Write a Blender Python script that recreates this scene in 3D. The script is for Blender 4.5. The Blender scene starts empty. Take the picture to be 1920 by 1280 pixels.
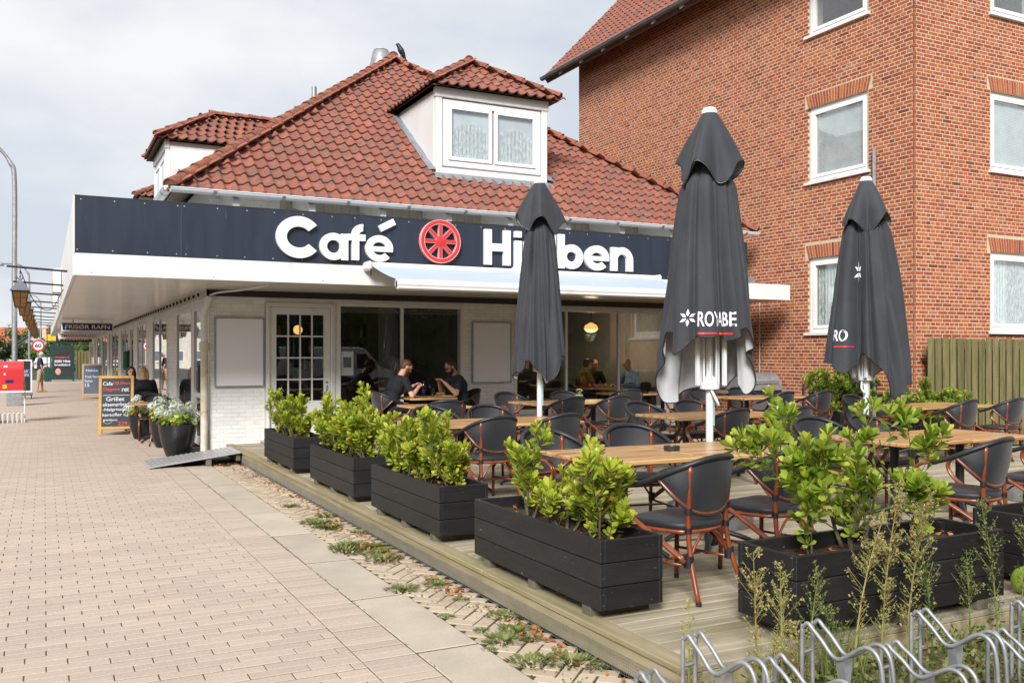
import bpy, math, random
import numpy as np
from mathutils import Matrix, Vector
R=math.radians
SC=bpy.context.scene; COL=SC.collection
rng=random.Random(7)
# ---------------------------------------------------------------- camera
cam=bpy.data.cameras.new('camera'); CAM=bpy.data.objects.new('camera',cam); COL.objects.link(CAM)
CAM.location=(0,0,1.65); CAM.rotation_euler=(R(90),0,-math.atan(.51)); cam.sensor_width=36; cam.lens=32.25
cam.shift_y=.0125; cam.clip_end=2000; cam.clip_start=.05; SC.camera=CAM
# ---------------------------------------------------------------- sky
W=bpy.data.worlds.new('World'); SC.world=W; W.use_nodes=True
def sky():
    n=W.node_tree.nodes; l=W.node_tree.links; bg=n['Background']
    s=n.new('ShaderNodeTexSky'); s.sky_type='NISHITA'; s.sun_disc=False; s.sun_elevation=R(34); s.sun_rotation=R(-142)
    tc=n.new('ShaderNodeTexCoord'); mp=n.new('ShaderNodeMapping'); mp.inputs['Scale'].default_value=(1,1,2.2)
    l.new(tc.outputs['Generated'],mp.inputs[0])
    n1=n.new('ShaderNodeTexNoise'); n1.inputs['Scale'].default_value=2.6; n1.inputs['Detail'].default_value=9; n1.inputs['Roughness'].default_value=.52
    l.new(mp.outputs[0],n1.inputs['Vector'])
    r=n.new('ShaderNodeValToRGB'); e=r.color_ramp.elements
    e[0].position=.38; e[0].color=(6.0,6.4,7.1,1); e[1].position=.62; e[1].color=(8.4,8.45,8.5,1)
    l.new(n1.outputs['Fac'],r.inputs[0])
    m=n.new('ShaderNodeMix'); m.data_type='RGBA'; m.inputs['Factor'].default_value=.93
    l.new(s.outputs[0],m.inputs['A']); l.new(r.outputs[0],m.inputs['B']); l.new(m.outputs['Result'],bg.inputs['Color'])
    bg.inputs['Strength'].default_value=.067
sky()
# ---------------------------------------------------------------- sun (thin cloud, soft shadow, from the street side)
sl=bpy.data.lights.new('sun','SUN'); sl.energy=3.1; sl.angle=R(18); sl.color=(1,.975,.94)
SUN=bpy.data.objects.new('sun',sl); COL.objects.link(SUN); SUN.location=(-10,-4,20)
_d=Vector((math.sin(R(-142))*math.cos(R(34)),math.cos(R(-142))*math.cos(R(34)),math.sin(R(34))))
SUN.rotation_euler=_d.to_track_quat('Z','Y').to_euler()
# ---------------------------------------------------------------- exposure
v=SC.view_settings; v.view_transform='Standard'; v.look='None'; v.exposure=.80; v.gamma=1; v.use_curve_mapping=False
SC.render.engine='CYCLES'; SC.cycles.use_denoising=True; SC.cycles.max_bounces=6; SC.cycles.transparent_max_bounces=12
SC.cycles.diffuse_bounces=3; SC.cycles.caustics_reflective=False; SC.cycles.caustics_refractive=False
# ================================================================ helpers
F,TH=1720,math.atan(.51); S_,C_=math.sin(TH),math.cos(TH)
def proj(p):
    d=p[0]*S_+p[1]*C_
    if d<.1: return None
    return 960+F*(p[0]*C_-p[1]*S_)/d,664-F*(p[2]-1.65)/d,d
class MB:
    def __init__(s): s.v=[]; s.f=[]
    def add(s,v,f,M=None):
        n=len(s.v)
        if M is not None: v=[tuple(M@Vector(p)) for p in v]
        s.v.extend(v); s.f.extend([tuple(i+n for i in q) for q in f]); return s
    def join(s,o,M=None): return s.add(o.v,o.f,M)
    def box(s,x0,x1,y0,y1,z0,z1,M=None):
        v=[(x0,y0,z0),(x1,y0,z0),(x1,y1,z0),(x0,y1,z0),(x0,y0,z1),(x1,y0,z1),(x1,y1,z1),(x0,y1,z1)]
        return s.add(v,[(0,3,2,1),(4,5,6,7),(0,1,5,4),(1,2,6,5),(2,3,7,6),(3,0,4,7)],M)
    def cbox(s,x0,x1,y0,y1,z0,z1,b=.004,M=None):
        xs=(x0,x1);ys=(y0,y1);zs=(z0,z1);v=[]
        def c(i,j,k,ax):
            p=[xs[i],ys[j],zs[k]]; q=(i,j,k)
            for a in range(3):
                if a!=ax: p[a]+=b*(1 if q[a]==0 else -1)
            return tuple(p)
        idx={}
        for i in (0,1):
            for j in (0,1):
                for k in (0,1):
                    for ax in range(3): idx[(i,j,k,ax)]=len(v); v.append(c(i,j,k,ax))
        f=[]
        for ax in range(3):
            o=[a for a in range(3) if a!=ax]
            for s_ in (0,1):
                q=[]
                for (m,n) in ((0,0),(1,0),(1,1),(0,1)):
                    k=[0,0,0]; k[ax]=s_; k[o[0]]=m; k[o[1]]=n; q.append(idx[(*k,ax)])
                f.append(tuple(q if (s_==1)==(ax!=1) else q[::-1]))
        for ax in range(3):
            o=[a for a in range(3) if a!=ax]
            for m in (0,1):
                for n in (0,1):
                    k0=[0,0,0];k0[o[0]]=m;k0[o[1]]=n;k1=list(k0);k1[ax]=1
                    f.append((idx[(*k0,o[0])],idx[(*k0,o[1])],idx[(*k1,o[1])],idx[(*k1,o[0])]))
        for i in (0,1):
            for j in (0,1):
                for k in (0,1): f.append(tuple(idx[(i,j,k,a)] for a in range(3)))
        return s.add(v,f,M)
    def tube(s,pts,r,n=8,cap=True,closed=False,M=None,flat=1.):
        P=[Vector(p) for p in pts]; m=len(P); rr=r if isinstance(r,(list,tuple)) else [r]*m
        v=[];f=[];up=None
        for i,p in enumerate(P):
            if closed: t=P[(i+1)%m]-P[i-1]
            else: t=P[min(i+1,m-1)]-P[max(i-1,0)]
            if t.length<1e-9: t=Vector((0,0,1))
            t.normalize()
            if up is None: up=Vector((0,0,1)) if abs(t.z)<.9 else Vector((1,0,0))
            a=t.cross(up)
            if a.length<1e-6: a=t.cross(Vector((0,1,0)))
            a.normalize(); b=a.cross(t); up=b
            for k in range(n):
                g=2*math.pi*k/n; v.append(tuple(p+a*(math.cos(g)*rr[i])+b*(math.sin(g)*rr[i]*flat)))
        for i in range(m if closed else m-1):
            j=(i+1)%m
            for k in range(n): f.append((i*n+k,i*n+(k+1)%n,j*n+(k+1)%n,j*n+k))
        if cap and not closed: f.append(tuple(range(n-1,-1,-1))); f.append(tuple((m-1)*n+k for k in range(n)))
        return s.add(v,f,M)
    def lathe(s,prof,n=20,c=(0,0,0),M=None,cap=True):
        v=[];f=[];m=len(prof)
        for r,z in prof:
            for k in range(n): g=2*math.pi*k/n; v.append((c[0]+r*math.cos(g),c[1]+r*math.sin(g),c[2]+z))
        for i in range(m-1):
            for k in range(n): f.append((i*n+k,i*n+(k+1)%n,(i+1)*n+(k+1)%n,(i+1)*n+k))
        if cap: f.append(tuple(range(n-1,-1,-1))); f.append(tuple((m-1)*n+k for k in range(n)))
        return s.add(v,f,M)
    def ell(s,c,r,n=12,m=8,M=None):
        v=[(0,0,-1)];f=[]
        for i in range(1,m):
            a=math.pi*i/m-math.pi/2
            for k in range(n): g=2*math.pi*k/n; v.append((math.cos(a)*math.cos(g),math.cos(a)*math.sin(g),math.sin(a)))
        v.append((0,0,1))
        for k in range(n): f.append((0,1+(k+1)%n,1+k)); f.append((len(v)-1,1+(m-2)*n+k,1+(m-2)*n+(k+1)%n))
        for i in range(m-2):
            for k in range(n): f.append((1+i*n+k,1+i*n+(k+1)%n,1+(i+1)*n+(k+1)%n,1+(i+1)*n+k))
        if not isinstance(r,(tuple,list)): r=(r,r,r)
        v=[Vector((p[0]*r[0],p[1]*r[1],p[2]*r[2])) for p in v]
        if M is not None: v=[M@p for p in v]
        return s.add([tuple(p+Vector(c)) for p in v],f)
    def prism(s,poly,z0,z1,M=None):
        n=len(poly); v=[(x,y,z0) for x,y in poly]+[(x,y,z1) for x,y in poly]
        return s.add(v,[tuple(range(n-1,-1,-1)),tuple(range(n,2*n))]+[(i,(i+1)%n,n+(i+1)%n,n+i) for i in range(n)],M)
    def grid(s,fn,nu,nv,closeu=False):
        v=[fn(i/nu,j/nv) for j in range(nv+1) for i in range(nu+(0 if closeu else 1))]; w=nu+(0 if closeu else 1)
        f=[(j*w+i,j*w+(i+1)%w,(j+1)*w+(i+1)%w,(j+1)*w+i) for j in range(nv) for i in range(nu)]
        return s.add(v,f)
    def mesh(s,name,mat,smooth=None):
        me=bpy.data.meshes.new(name); me.from_pydata(s.v,[],s.f)
        if mat is not None:
            for q in (mat if isinstance(mat,(list,tuple)) else [mat]): me.materials.append(q)
        if smooth is not None:
            me.polygons.foreach_set('use_smooth',[True]*len(me.polygons))
            if smooth<179: me.set_sharp_from_angle(angle=R(smooth))
        me.update(); return me
    def out(s,name,mat,parent=None,smooth=None,**k):
        return link(name,s.mesh(name,mat,smooth),parent,**k)
def link(name,me,parent=None,loc=None,rz=None,M=None,label=None,cat=None,group=None,kind=None):
    o=bpy.data.objects.new(name,me); COL.objects.link(o)
    if parent is not None: o.parent=parent
    if M is not None: o.matrix_basis=M
    if loc is not None: o.location=loc
    if rz is not None: o.rotation_euler=(0,0,rz)
    if label: o['label']=label
    if cat: o['category']=cat
    if group: o['group']=group
    if kind: o['kind']=kind
    return o
def thing(name,label,cat,loc=(0,0,0),rz=0,group=None): return link(name,None,None,loc=loc,rz=rz,label=label,cat=cat,group=group)
def dup(root,loc,rz,label=None,group=None,parent=None):
    def cp(o,par):
        c=o.copy(); COL.objects.link(c); c.parent=par
        for ch in kids.get(o.name,[]): cp(ch,c)
        return c
    kids={}
    def collect(o):
        kids[o.name]=list(o.children)
        for ch in o.children: collect(ch)
    collect(root)
    r=cp(root,parent); r.location=loc; r.rotation_euler=(0,0,rz)
    if label: r['label']=label
    if group: r['group']=group
    return r
def spline(pts,n=6,closed=False):
    P=[Vector(p) for p in pts]; o=[]; m=len(P)
    for i in range(m if closed else m-1):
        a=P[(i-1)%m] if (closed or i>0) else P[0]*2-P[1]; b=P[i]; c=P[(i+1)%m]; d=P[(i+2)%m] if (closed or i+2<m) else P[-1]*2-P[-2]
        for k in range(n):
            t=k/n; o.append(.5*((2*b)+(c-a)*t+(2*a-5*b+4*c-d)*t*t+(-a+3*b-3*c+d)*t**3))
    if not closed: o.append(P[-1])
    return o
T=Matrix.Translation
def RX(a): return Matrix.Rotation(R(a),4,'X')
def RY(a): return Matrix.Rotation(R(a),4,'Y')
def RZ(a): return Matrix.Rotation(R(a),4,'Z')
def basis(o,x,y,z):
    m=Matrix.Identity(4)
    for i,a in enumerate((x,y,z)):
        for j in range(3): m[j][i]=a[j]
    for j in range(3): m[j][3]=o[j]
    return m
def pieces(name,items,parent,mat,nmax=300,smooth=None,stuff_name=None):
    """items: (key, MB template, matrix). The nmax that show largest become objects, the rest one 'stuff' part."""
    def size(it):
        c=it[2].translation; q=proj(c)
        if q is None or not(-10<q[0]<1930 and -10<q[1]<1290): return 1e3+c.length
        return q[2]
    items=sorted(items,key=size); cache={}
    for key,t,M in items[:nmax]:
        if key not in cache: cache[key]=t.mesh(name,mat,smooth)
        link(name,cache[key],parent,M=M)
    rest=items[nmax:]
    if rest:
        V=[];Fc=[];n=0
        for key,t,M in rest:
            a=np.array(t.v) if not hasattr(t,'_a') else t._a
            t._a=a; m=np.array(M)
            V.append(a@m[:3,:3].T+m[:3,3]); Fc.extend([tuple(i+n for i in q) for q in t.f]); n+=len(a)
        b=MB(); b.v=np.concatenate(V).tolist(); b.f=Fc
        b.out(stuff_name or name+'_field',mat,parent,smooth,kind='stuff')
# ================================================================ materials
MATS={}
def nm(name):
    m=bpy.data.materials.new(name); m.use_nodes=True; MATS[name]=m
    return m,m.node_tree.nodes,m.node_tree.links,m.node_tree.nodes['Principled BSDF']
def coords(n,l,scale=(1,1,1),rot=(0,0,0)):
    tc=n.new('ShaderNodeTexCoord'); oi=n.new('ShaderNodeObjectInfo'); mu=n.new('ShaderNodeMath'); mu.operation='MULTIPLY'; mu.inputs[1].default_value=31.7
    l.new(oi.outputs['Random'],mu.inputs[0]); ad=n.new('ShaderNodeVectorMath'); ad.operation='ADD'
    l.new(tc.outputs['Object'],ad.inputs[0]); l.new(mu.outputs[0],ad.inputs[1])
    mp=n.new('ShaderNodeMapping'); mp.inputs['Scale'].default_value=scale; mp.inputs['Rotation'].default_value=rot
    l.new(ad.outputs[0],mp.inputs[0]); return mp.outputs[0],oi
def noise(n,l,vec,sc,det=5,rough=.55):
    t=n.new('ShaderNodeTexNoise'); t.inputs['Scale'].default_value=sc; t.inputs['Detail'].default_value=det; t.inputs['Roughness'].default_value=rough
    l.new(vec,t.inputs['Vector']); return t.outputs['Fac']
def ramp(n,l,fac,stops):
    r=n.new('ShaderNodeValToRGB'); e=r.color_ramp.elements
    while len(e)<len(stops): e.new(.5)
    for q,(p,c) in zip(e,stops): q.position=p; q.color=(*c,1) if len(c)==3 else c
    l.new(fac,r.inputs[0]); return r.outputs[0]
def mix(n,l,a,b,fac,mode='MIX'):
    m=n.new('ShaderNodeMix'); m.data_type='RGBA'; m.blend_type=mode
    for s,k in ((a,'A'),(b,'B')):
        if isinstance(s,tuple): m.inputs[k].default_value=(*s,1)
        else: l.new(s,m.inputs[k])
    if isinstance(fac,(int,float)): m.inputs['Factor'].default_value=fac
    else: l.new(fac,m.inputs['Factor'])
    return m.outputs['Result']
def rnd(n,l,oi):
    g=n.new('ShaderNodeNewGeometry'); a=n.new('ShaderNodeMath'); a.operation='ADD'; l.new(g.outputs['Random Per Island'],a.inputs[0]); l.new(oi.outputs['Random'],a.inputs[1])
    f=n.new('ShaderNodeMath'); f.operation='FRACT'; l.new(a.outputs[0],f.inputs[0]); return f.outputs[0]
def bump(n,l,p,h,st,dist=.01):
    b=n.new('ShaderNodeBump'); b.inputs['Strength'].default_value=st; b.inputs['Distance'].default_value=dist; l.new(h,b.inputs['Height']); l.new(b.outputs[0],p.inputs['Normal'])
def pm(name,c1,c2=None,sc=6,rough=.6,bmp=0,bsc=60,spec=.5,metal=0,var=0,stretch=(1,1,1),spots=None,lo=.35,hi=.68,coat=0,rvar=0):
    """plain procedural paint / stone / wood: two tones by noise, per-piece variation, spots (colour, threshold, scale), relief"""
    m,n,l,p=nm(name); vec,oi=coords(n,l,stretch); c2=c2 or tuple(x*.8 for x in c1)
    f=noise(n,l,vec,sc,7,.6); col=ramp(n,l,f,[(lo,c2),(hi,c1)])
    if var:
        rv=rnd(n,l,oi); d=1-var; u=1+var*.7
        col=mix(n,l,col,ramp(n,l,rv,[(0,(d,d,d)),(1,(u,u,u))]),1,'MULTIPLY')
    for sp in (spots or []):
        sf=noise(n,l,vec,sp[2],6,.6); col=mix(n,l,col,sp[0],ramp(n,l,sf,[(sp[1],(0,0,0)),(sp[1]+sp[3],(1,1,1))]))
    l.new(col,p.inputs['Base Color']); p.inputs['Roughness'].default_value=rough; p.inputs['Metallic'].default_value=metal; p.inputs['Specular IOR Level'].default_value=spec
    if coat: p.inputs['Coat Weight'].default_value=coat; p.inputs['Coat Roughness'].default_value=.2
    if rvar: l.new(ramp(n,l,f,[(0,(rough-rvar,)*3),(1,(rough+rvar,)*3)]),p.inputs['Roughness'])
    if bmp: bump(n,l,p,noise(n,l,vec,bsc,4,.6),bmp,.006)
    return m
def brickmat(name,stops,sp,ns=22,lo=.72,hi=1.12):
    m,n,l,p=nm(name); vec,oi=coords(n,l); rv=rnd(n,l,oi)
    col=ramp(n,l,rv,stops); f=noise(n,l,vec,ns,5,.65)
    col=mix(n,l,col,ramp(n,l,f,[(.3,(lo,lo,lo)),(.7,(hi,hi,hi))]),1,'MULTIPLY')
    for c,t,s,w in sp: col=mix(n,l,col,c,ramp(n,l,noise(n,l,vec,s,6,.65),[(t,(0,0,0)),(t+w,(1,1,1))]))
    l.new(col,p.inputs['Base Color']); p.inputs['Roughness'].default_value=.85; p.inputs['Specular IOR Level'].default_value=.25
    bump(n,l,p,noise(n,l,vec,70,4,.7),.35,.006); return m
M_brick=brickmat('red_brick',[(0,(.18,.045,.028)),(.03,(.27,.062,.030)),(.3,(.335,.080,.035)),(.7,(.39,.102,.041)),(.94,(.45,.14,.052)),(1,(.40,.15,.10))],[])
M_mortar=pm('lime_mortar',(.56,.48,.36),(.47,.40,.29),14,.9,.3,90,.2)
M_wbrick=pm('white_painted_brick',(.83,.83,.81),(.74,.735,.71),5,.55,.3,60,.4,var=.05,spots=[((.3,.22,.15),.74,5,.02)])
M_wmortar=pm('white_painted_joint',(.74,.735,.71),(.64,.63,.60),8,.65,.2,60)
M_tile=brickmat('clay_roof_tile',[(0,(.26,.092,.062)),(.5,(.30,.105,.07)),(1,(.35,.125,.08))],[((.17,.095,.08),.46,6,.14),((.07,.052,.045),.585,28,.08),((.5,.45,.38),.735,7,.015),((.55,.30,.04),.765,5.5,.015)])
M_ridge=brickmat('clay_ridge_tile',[(0,(.27,.085,.05)),(1,(.36,.12,.065))],[((.12,.075,.06),.47,9,.16),((.5,.45,.38),.72,7,.02),((.52,.32,.05),.74,4.5,.03)])
M_pave=brickmat('paving_brick',[(0,(.41,.335,.275)),(.5,(.445,.36,.295)),(1,(.485,.39,.318))],[((.62,.56,.5),.62,130,.04),((.2,.17,.15),.69,120,.03),((.40,.33,.26),.60,.3,.25),((.16,.14,.12),.745,2.3,.02)],70,.88,1.08)
M_herr=brickmat('mossy_paving_brick',[(0,(.40,.32,.235)),(1,(.53,.43,.32))],[((.62,.56,.5),.64,130,.04),((.2,.17,.15),.68,120,.03),((.26,.25,.09),.66,9,.2)],60,.85,1.08)
M_slab=pm('concrete_slab',(.50,.43,.345),(.41,.35,.28),2.2,.85,.3,160,.3,var=.07,spots=[((.22,.2,.17),.62,120,.05),((.62,.57,.5),.66,110,.04),((.26,.22,.18),.72,4,.06)])
M_sand=pm('joint_sand',(.16,.125,.09),(.07,.055,.04),30,.95,.5,90,.1)
M_moss=pm('mossy_joint',(.10,.105,.03),(.05,.045,.02),12,.95,.5,80,.1)
M_soil=pm('planter_soil',(.09,.055,.035),(.03,.02,.014),26,.95,.8,60,.1,spots=[((.35,.28,.2),.68,60,.04)])
M_dirt=pm('weedy_ground',(.20,.15,.10),(.09,.065,.04),8,.95,.7,50,.1,spots=[((.3,.14,.05),.66,30,.05)])
M_asph=pm('asphalt',(.075,.075,.075),(.05,.05,.05),3,.9,.4,220,.2)
M_grass=pm('grass_ground',(.09,.12,.03),(.05,.07,.02),2,.95,.4,50,.1)
M_white=pm('white_paint',(.74,.74,.735),(.68,.675,.665),2.2,.4,.03,30,.5,stretch=(1,1,.5),spots=[((.50,.47,.42),.60,2.6,.2),((.25,.21,.17),.74,14,.03)])
M_upvc=pm('white_plastic_frame',(.80,.80,.80),(.77,.77,.77),2,.3,0,20,.5)
M_soffit=pm('glossy_white_soffit',(.76,.74,.70),(.68,.66,.61),1.4,.22,.015,3,.5)
M_navy=pm('dark_blue_sign_panel',(.026,.034,.054),(.018,.024,.040),1.6,.36,0,20,.5,stretch=(4,4,.6),spots=[((.12,.135,.16),.70,2.2,.12)])
M_letter=pm('white_letter_face',(.80,.81,.80),(.77,.78,.77),3,.35)
M_red=pm('red_enamel',(.62,.035,.04),(.52,.03,.035),3,.35)
M_redrim=pm('pale_wheel_edge',(.75,.42,.40),None,3,.4)
M_black=pm('black_steel',(.022,.023,.026),(.014,.015,.017),8,.45,.05,40)
M_dark=pm('dark_trim',(.02,.02,.02),(.012,.012,.012),4,.6)
M_zinc=pm('galvanised_steel',(.40,.41,.42),(.27,.28,.29),11,.5,.15,50,.5,metal=.6)
M_lead=pm('lead_flashing',(.34,.37,.40),(.24,.26,.29),7,.5,.2,20,.5,metal=.5)
M_alu=pm('ramp_aluminium',(.60,.61,.62),(.52,.53,.54),12,.4,0,40,.5,metal=.6)
M_gutter=pm('white_gutter',(.70,.73,.76),(.62,.65,.68),3,.35,.02,20,spots=[((.3,.3,.27),.7,8,.1)])
M_ggut=pm('grey_gutter',(.16,.18,.20),(.11,.12,.14),4,.4)
M_plank=pm('weathered_deck_plank',(.43,.37,.275),(.29,.245,.17),3.2,.8,.35,30,.3,var=.2,stretch=(.5,6,6),spots=[((.20,.185,.07),.56,1.1,.2),((.15,.11,.07),.66,2.3,.1)])
M_edge=pm('mossy_edge_board',(.36,.30,.19),(.24,.20,.11),3,.8,.35,30,.3,var=.1,stretch=(6,.5,6),spots=[((.20,.21,.06),.55,1.6,.2)])
M_fence=pm('green_fence_board',(.23,.20,.10),(.11,.10,.04),2.4,.85,.4,26,.2,var=.2,stretch=(8,8,.7),spots=[((.10,.12,.025),.55,1.2,.2)])
M_clad=pm('beige_cladding',(.46,.44,.38),(.40,.38,.33),3,.6,.1,20,var=.03)
M_plant=pm('black_stained_board',(.014,.014,.014),(.009,.009,.009),3,.5,.5,22,.5,var=.2,stretch=(1,1,9),spots=[((.16,.16,.16),.70,8,.05)])
M_plantg=pm('worn_black_board',(.017,.0165,.0165),(.010,.010,.0105),3,.5,.5,22,.35,var=.2,stretch=(1,1,5),spots=[((.20,.20,.20),.70,5,.03),((.16,.16,.16),.69,16,.03),((.2,.17,.1),.77,5,.04)])
M_foot=pm('planter_foot_wood',(.15,.13,.09),(.08,.07,.05),6,.8)
M_bam=pm('bamboo_look_tube',(.28,.068,.022),(.15,.032,.011),9,.3,.03,60,.5,stretch=(2,2,.6),coat=.3)
M_mesh=pm('black_mesh_fabric',(.021,.023,.028),(.015,.016,.02),90,.45,.4,500,.5)
M_seat=pm('black_seat_fabric',(.020,.021,.026),(.014,.015,.018),60,.45,.3,400,.5)
M_rim=pm('black_rim_weave',(.020,.021,.024),(.014,.014,.016),50,.42,.2,300,.5)
M_parasol=pm('charcoal_canvas',(.040,.043,.051),(.030,.032,.039),3,.75,.25,300,.35,spots=[((.10,.105,.115),.72,9,.06)])
M_lining=pm('grey_canvas_lining',(.52,.53,.55),(.44,.45,.47),4,.8,.3,260,.2)
M_polew=pm('white_pole_paint',(.72,.73,.73),(.64,.65,.65),4,.35,spots=[((.4,.38,.34),.72,12,.05)])
M_gravel=pm('pea_gravel',(.42,.37,.30),(.2,.17,.14),55,.9,1,60,.3)
M_pot=pm('black_glazed_pot',(.018,.018,.020),(.012,.012,.013),6,.28,.05,30,spots=[((.1,.1,.1),.7,12,.1)])
M_yw=pm('yellow_pine_frame',(.56,.32,.07),(.42,.22,.04),4,.45,.1,30,stretch=(5,5,.8))
M_pinkw=pm('pale_pine_frame',(.50,.30,.17),(.42,.24,.13),4,.5,.1,30,stretch=(5,5,.8))
M_chalk=pm('blackboard',(.014,.015,.022),(.022,.024,.034),2.5,.55)
M_chalkg=pm('grey_blackboard',(.06,.08,.12),(.08,.10,.14),2.5,.6)
M_cw=pm('white_chalk',(.72,.74,.78),(.5,.53,.6),40,.9); M_cr=pm('red_chalk',(.62,.10,.09),(.45,.07,.06),40,.9)
M_board=pm('white_enamel_board',(.84,.83,.87),(.81,.80,.84),1.5,.22)
M_rust=pm('rusty_drainpipe',(.66,.62,.54),(.50,.42,.30),5,.5,.1,30,spots=[((.28,.10,.03),.60,7,.08)])
M_bark=pm('shrub_bark',(.13,.11,.06),(.07,.055,.03),20,.85,.5,60)
M_amber=pm('amber_glass',(.17,.075,.012),(.11,.045,.008),8,.3)
M_green=pm('green_plastic',(.01,.16,.06),(.008,.12,.045),3,.3)
M_dgreen=pm('dark_green_steel',(.012,.06,.045),(.01,.045,.035),3,.4)
M_yellow=pm('yellow_sign',(.75,.5,.03),None,3,.4)
M_blue=pm('sign_blue',(.012,.018,.13),None,3,.35); M_cream=pm('cream_letter',(.80,.62,.30),(.82,.72,.5),6,.4)
M_skin=pm('skin',(.60,.33,.24),(.54,.29,.20),14,.5,.05,80,.4); M_skin2=pm('tanned_skin',(.50,.25,.16),(.45,.21,.13),14,.45,.05,80,.4)
def cloth(name,c): return pm(name,c,tuple(x*.75 for x in c),14,.85,.35,120,.2)
def leafmat(name,stops,tr=.35,rough=.35):
    m,n,l,p=nm(name); vec,oi=coords(n,l); rv=rnd(n,l,oi); col=ramp(n,l,rv,stops)
    l.new(col,p.inputs['Base Color']); p.inputs['Roughness'].default_value=rough; p.inputs['Specular IOR Level'].default_value=.5
    t=n.new('ShaderNodeBsdfTranslucent'); l.new(col,t.inputs[0]); ms=n.new('ShaderNodeMixShader'); ms.inputs[0].default_value=tr
    l.new(p.outputs[0],ms.inputs[1]); l.new(t.outputs[0],ms.inputs[2]); l.new(ms.outputs[0],n['Material Output'].inputs[0]); return m
M_leaf=leafmat('lime_shrub_leaf',[(0,(.20,.29,.025)),(.3,(.34,.42,.035)),(.7,(.45,.51,.05)),(.92,(.56,.55,.08)),(.975,(.58,.46,.07)),(1,(.44,.18,.04))])
M_leafg=leafmat('green_shrub_leaf',[(0,(.11,.19,.022)),(.5,(.24,.33,.035)),(.9,(.37,.44,.055)),(1,(.52,.44,.07))])
M_leafd=leafmat('dark_tree_leaf',[(0,(.03,.055,.012)),(.6,(.06,.10,.02)),(1,(.11,.15,.03))],.3,.5)
M_leafm=leafmat('mid_tree_leaf',[(0,(.05,.09,.018)),(.6,(.10,.16,.03)),(1,(.18,.23,.05))],.3,.5)
M_weed=leafmat('weed_leaf',[(0,(.10,.15,.035)),(.6,(.18,.22,.06)),(1,(.30,.28,.10))],.3,.6)
M_straw=leafmat('dry_weed',[(0,(.33,.27,.09)),(.5,(.43,.38,.14)),(.8,(.28,.33,.09)),(1,(.40,.22,.08))],.3,.8)
M_dead=leafmat('dry_fallen_leaf',[(0,(.14,.05,.025)),(.5,(.30,.10,.03)),(1,(.48,.24,.07))],.2,.7)
M_petal=leafmat('hydrangea_petal',[(0,(.62,.68,.40)),(.5,(.72,.75,.66)),(1,(.66,.72,.80))],.3,.6)
M_pink=leafmat('pink_petal',[(0,(.7,.35,.42)),(1,(.75,.62,.6))],.3,.6)
def glass(name,tint=(.9,.93,.92),refl=1.0,ior=1.5):
    m,n,l,p=nm(name); n.remove(p); t=n.new('ShaderNodeBsdfTransparent'); t.inputs[0].default_value=(*tint,1)
    g=n.new('ShaderNodeBsdfGlossy'); g.inputs['Roughness'].default_value=.006; g.inputs[0].default_value=(1,1,1,1); f=n.new('ShaderNodeFresnel'); ge=n.new('ShaderNodeNewGeometry'); io=n.new('ShaderNodeMapRange'); io.inputs['To Min'].default_value=ior; io.inputs['To Max'].default_value=1/ior; l.new(ge.outputs['Backfacing'],io.inputs['Value']); l.new(io.outputs[0],f.inputs[0])
    k=n.new('ShaderNodeMath'); k.operation='MULTIPLY'; k.inputs[1].default_value=refl; k.use_clamp=True; l.new(f.outputs[0],k.inputs[0])
    ms=n.new('ShaderNodeMixShader'); l.new(k.outputs[0],ms.inputs[0]); l.new(t.outputs[0],ms.inputs[1]); l.new(g.outputs[0],ms.inputs[2]); l.new(ms.outputs[0],n['Material Output'].inputs[0]); return m
M_glass=glass('window_glass',(.95,.97,.96),1.6); M_glassu=glass('double_glazing',(.96,.98,.98),2.2); M_glassb=glass('bottle_glass',(.75,.85,.88),1.)
def tablemat():
    m,n,l,p=nm('striped_wood_laminate'); vec,oi=coords(n,l,(1,1,1))
    f=noise(n,l,coords(n,l,(1.2,22,22))[0],1,6,.55); g=noise(n,l,coords(n,l,(3,110,110))[0],1,3,.6)
    col=ramp(n,l,f,[(.32,(.22,.09,.032)),(.43,(.40,.21,.08)),(.54,(.52,.31,.135)),(.68,(.60,.39,.19))]); col=mix(n,l,col,ramp(n,l,g,[(.3,(.8,.78,.75)),(.6,(1.05,1.04,1.02))]),1,'MULTIPLY')
    l.new(col,p.inputs['Base Color']); p.inputs['Roughness'].default_value=.32; return m
M_table=tablemat()
def textmesh(s,off=0,ext=.01,bev=0):
    c=bpy.data.curves.new('t','FONT'); c.body=s; c.offset=off; c.extrude=ext; c.bevel_depth=bev; c.align_x='LEFT'; c.resolution_u=6
    o=bpy.data.objects.new('t',c); COL.objects.link(o); bpy.context.view_layer.update()
    me=bpy.data.meshes.new_from_object(o.evaluated_get(bpy.context.evaluated_depsgraph_get())); bpy.data.objects.remove(o); bpy.data.curves.remove(c)
    b=MB(); b.v=[tuple(q.co) for q in me.vertices]; b.f=[tuple(p.vertices) for p in me.polygons]; bpy.data.meshes.remove(me); return b
def text(s,x0,x1,h,M,mat,parent,name='lettering',off=0,ext=.004,z0=0):
    """flat lettering fitted between x0 and x1, height h, in the local XY plane of M"""
    b=textmesh(s,off,1.); xs=[q[0] for q in b.v]; ys=[q[1] for q in b.v]; a,c=min(xs),max(xs); d,e=min(ys),max(ys)
    b.v=[(x0+(q[0]-a)/(c-a)*(x1-x0),(q[1]-d)/(e-d)*h,z0+(ext if q[2]>0 else -ext)) for q in b.v]
    return MB().join(b,M).out(name,mat,parent)

for _m,_w in ((M_mesh,.12),(M_parasol,.05),(M_seat,.05)):
    _m.node_tree.nodes['Principled BSDF'].inputs['Sheen Weight'].default_value=_w
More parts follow.
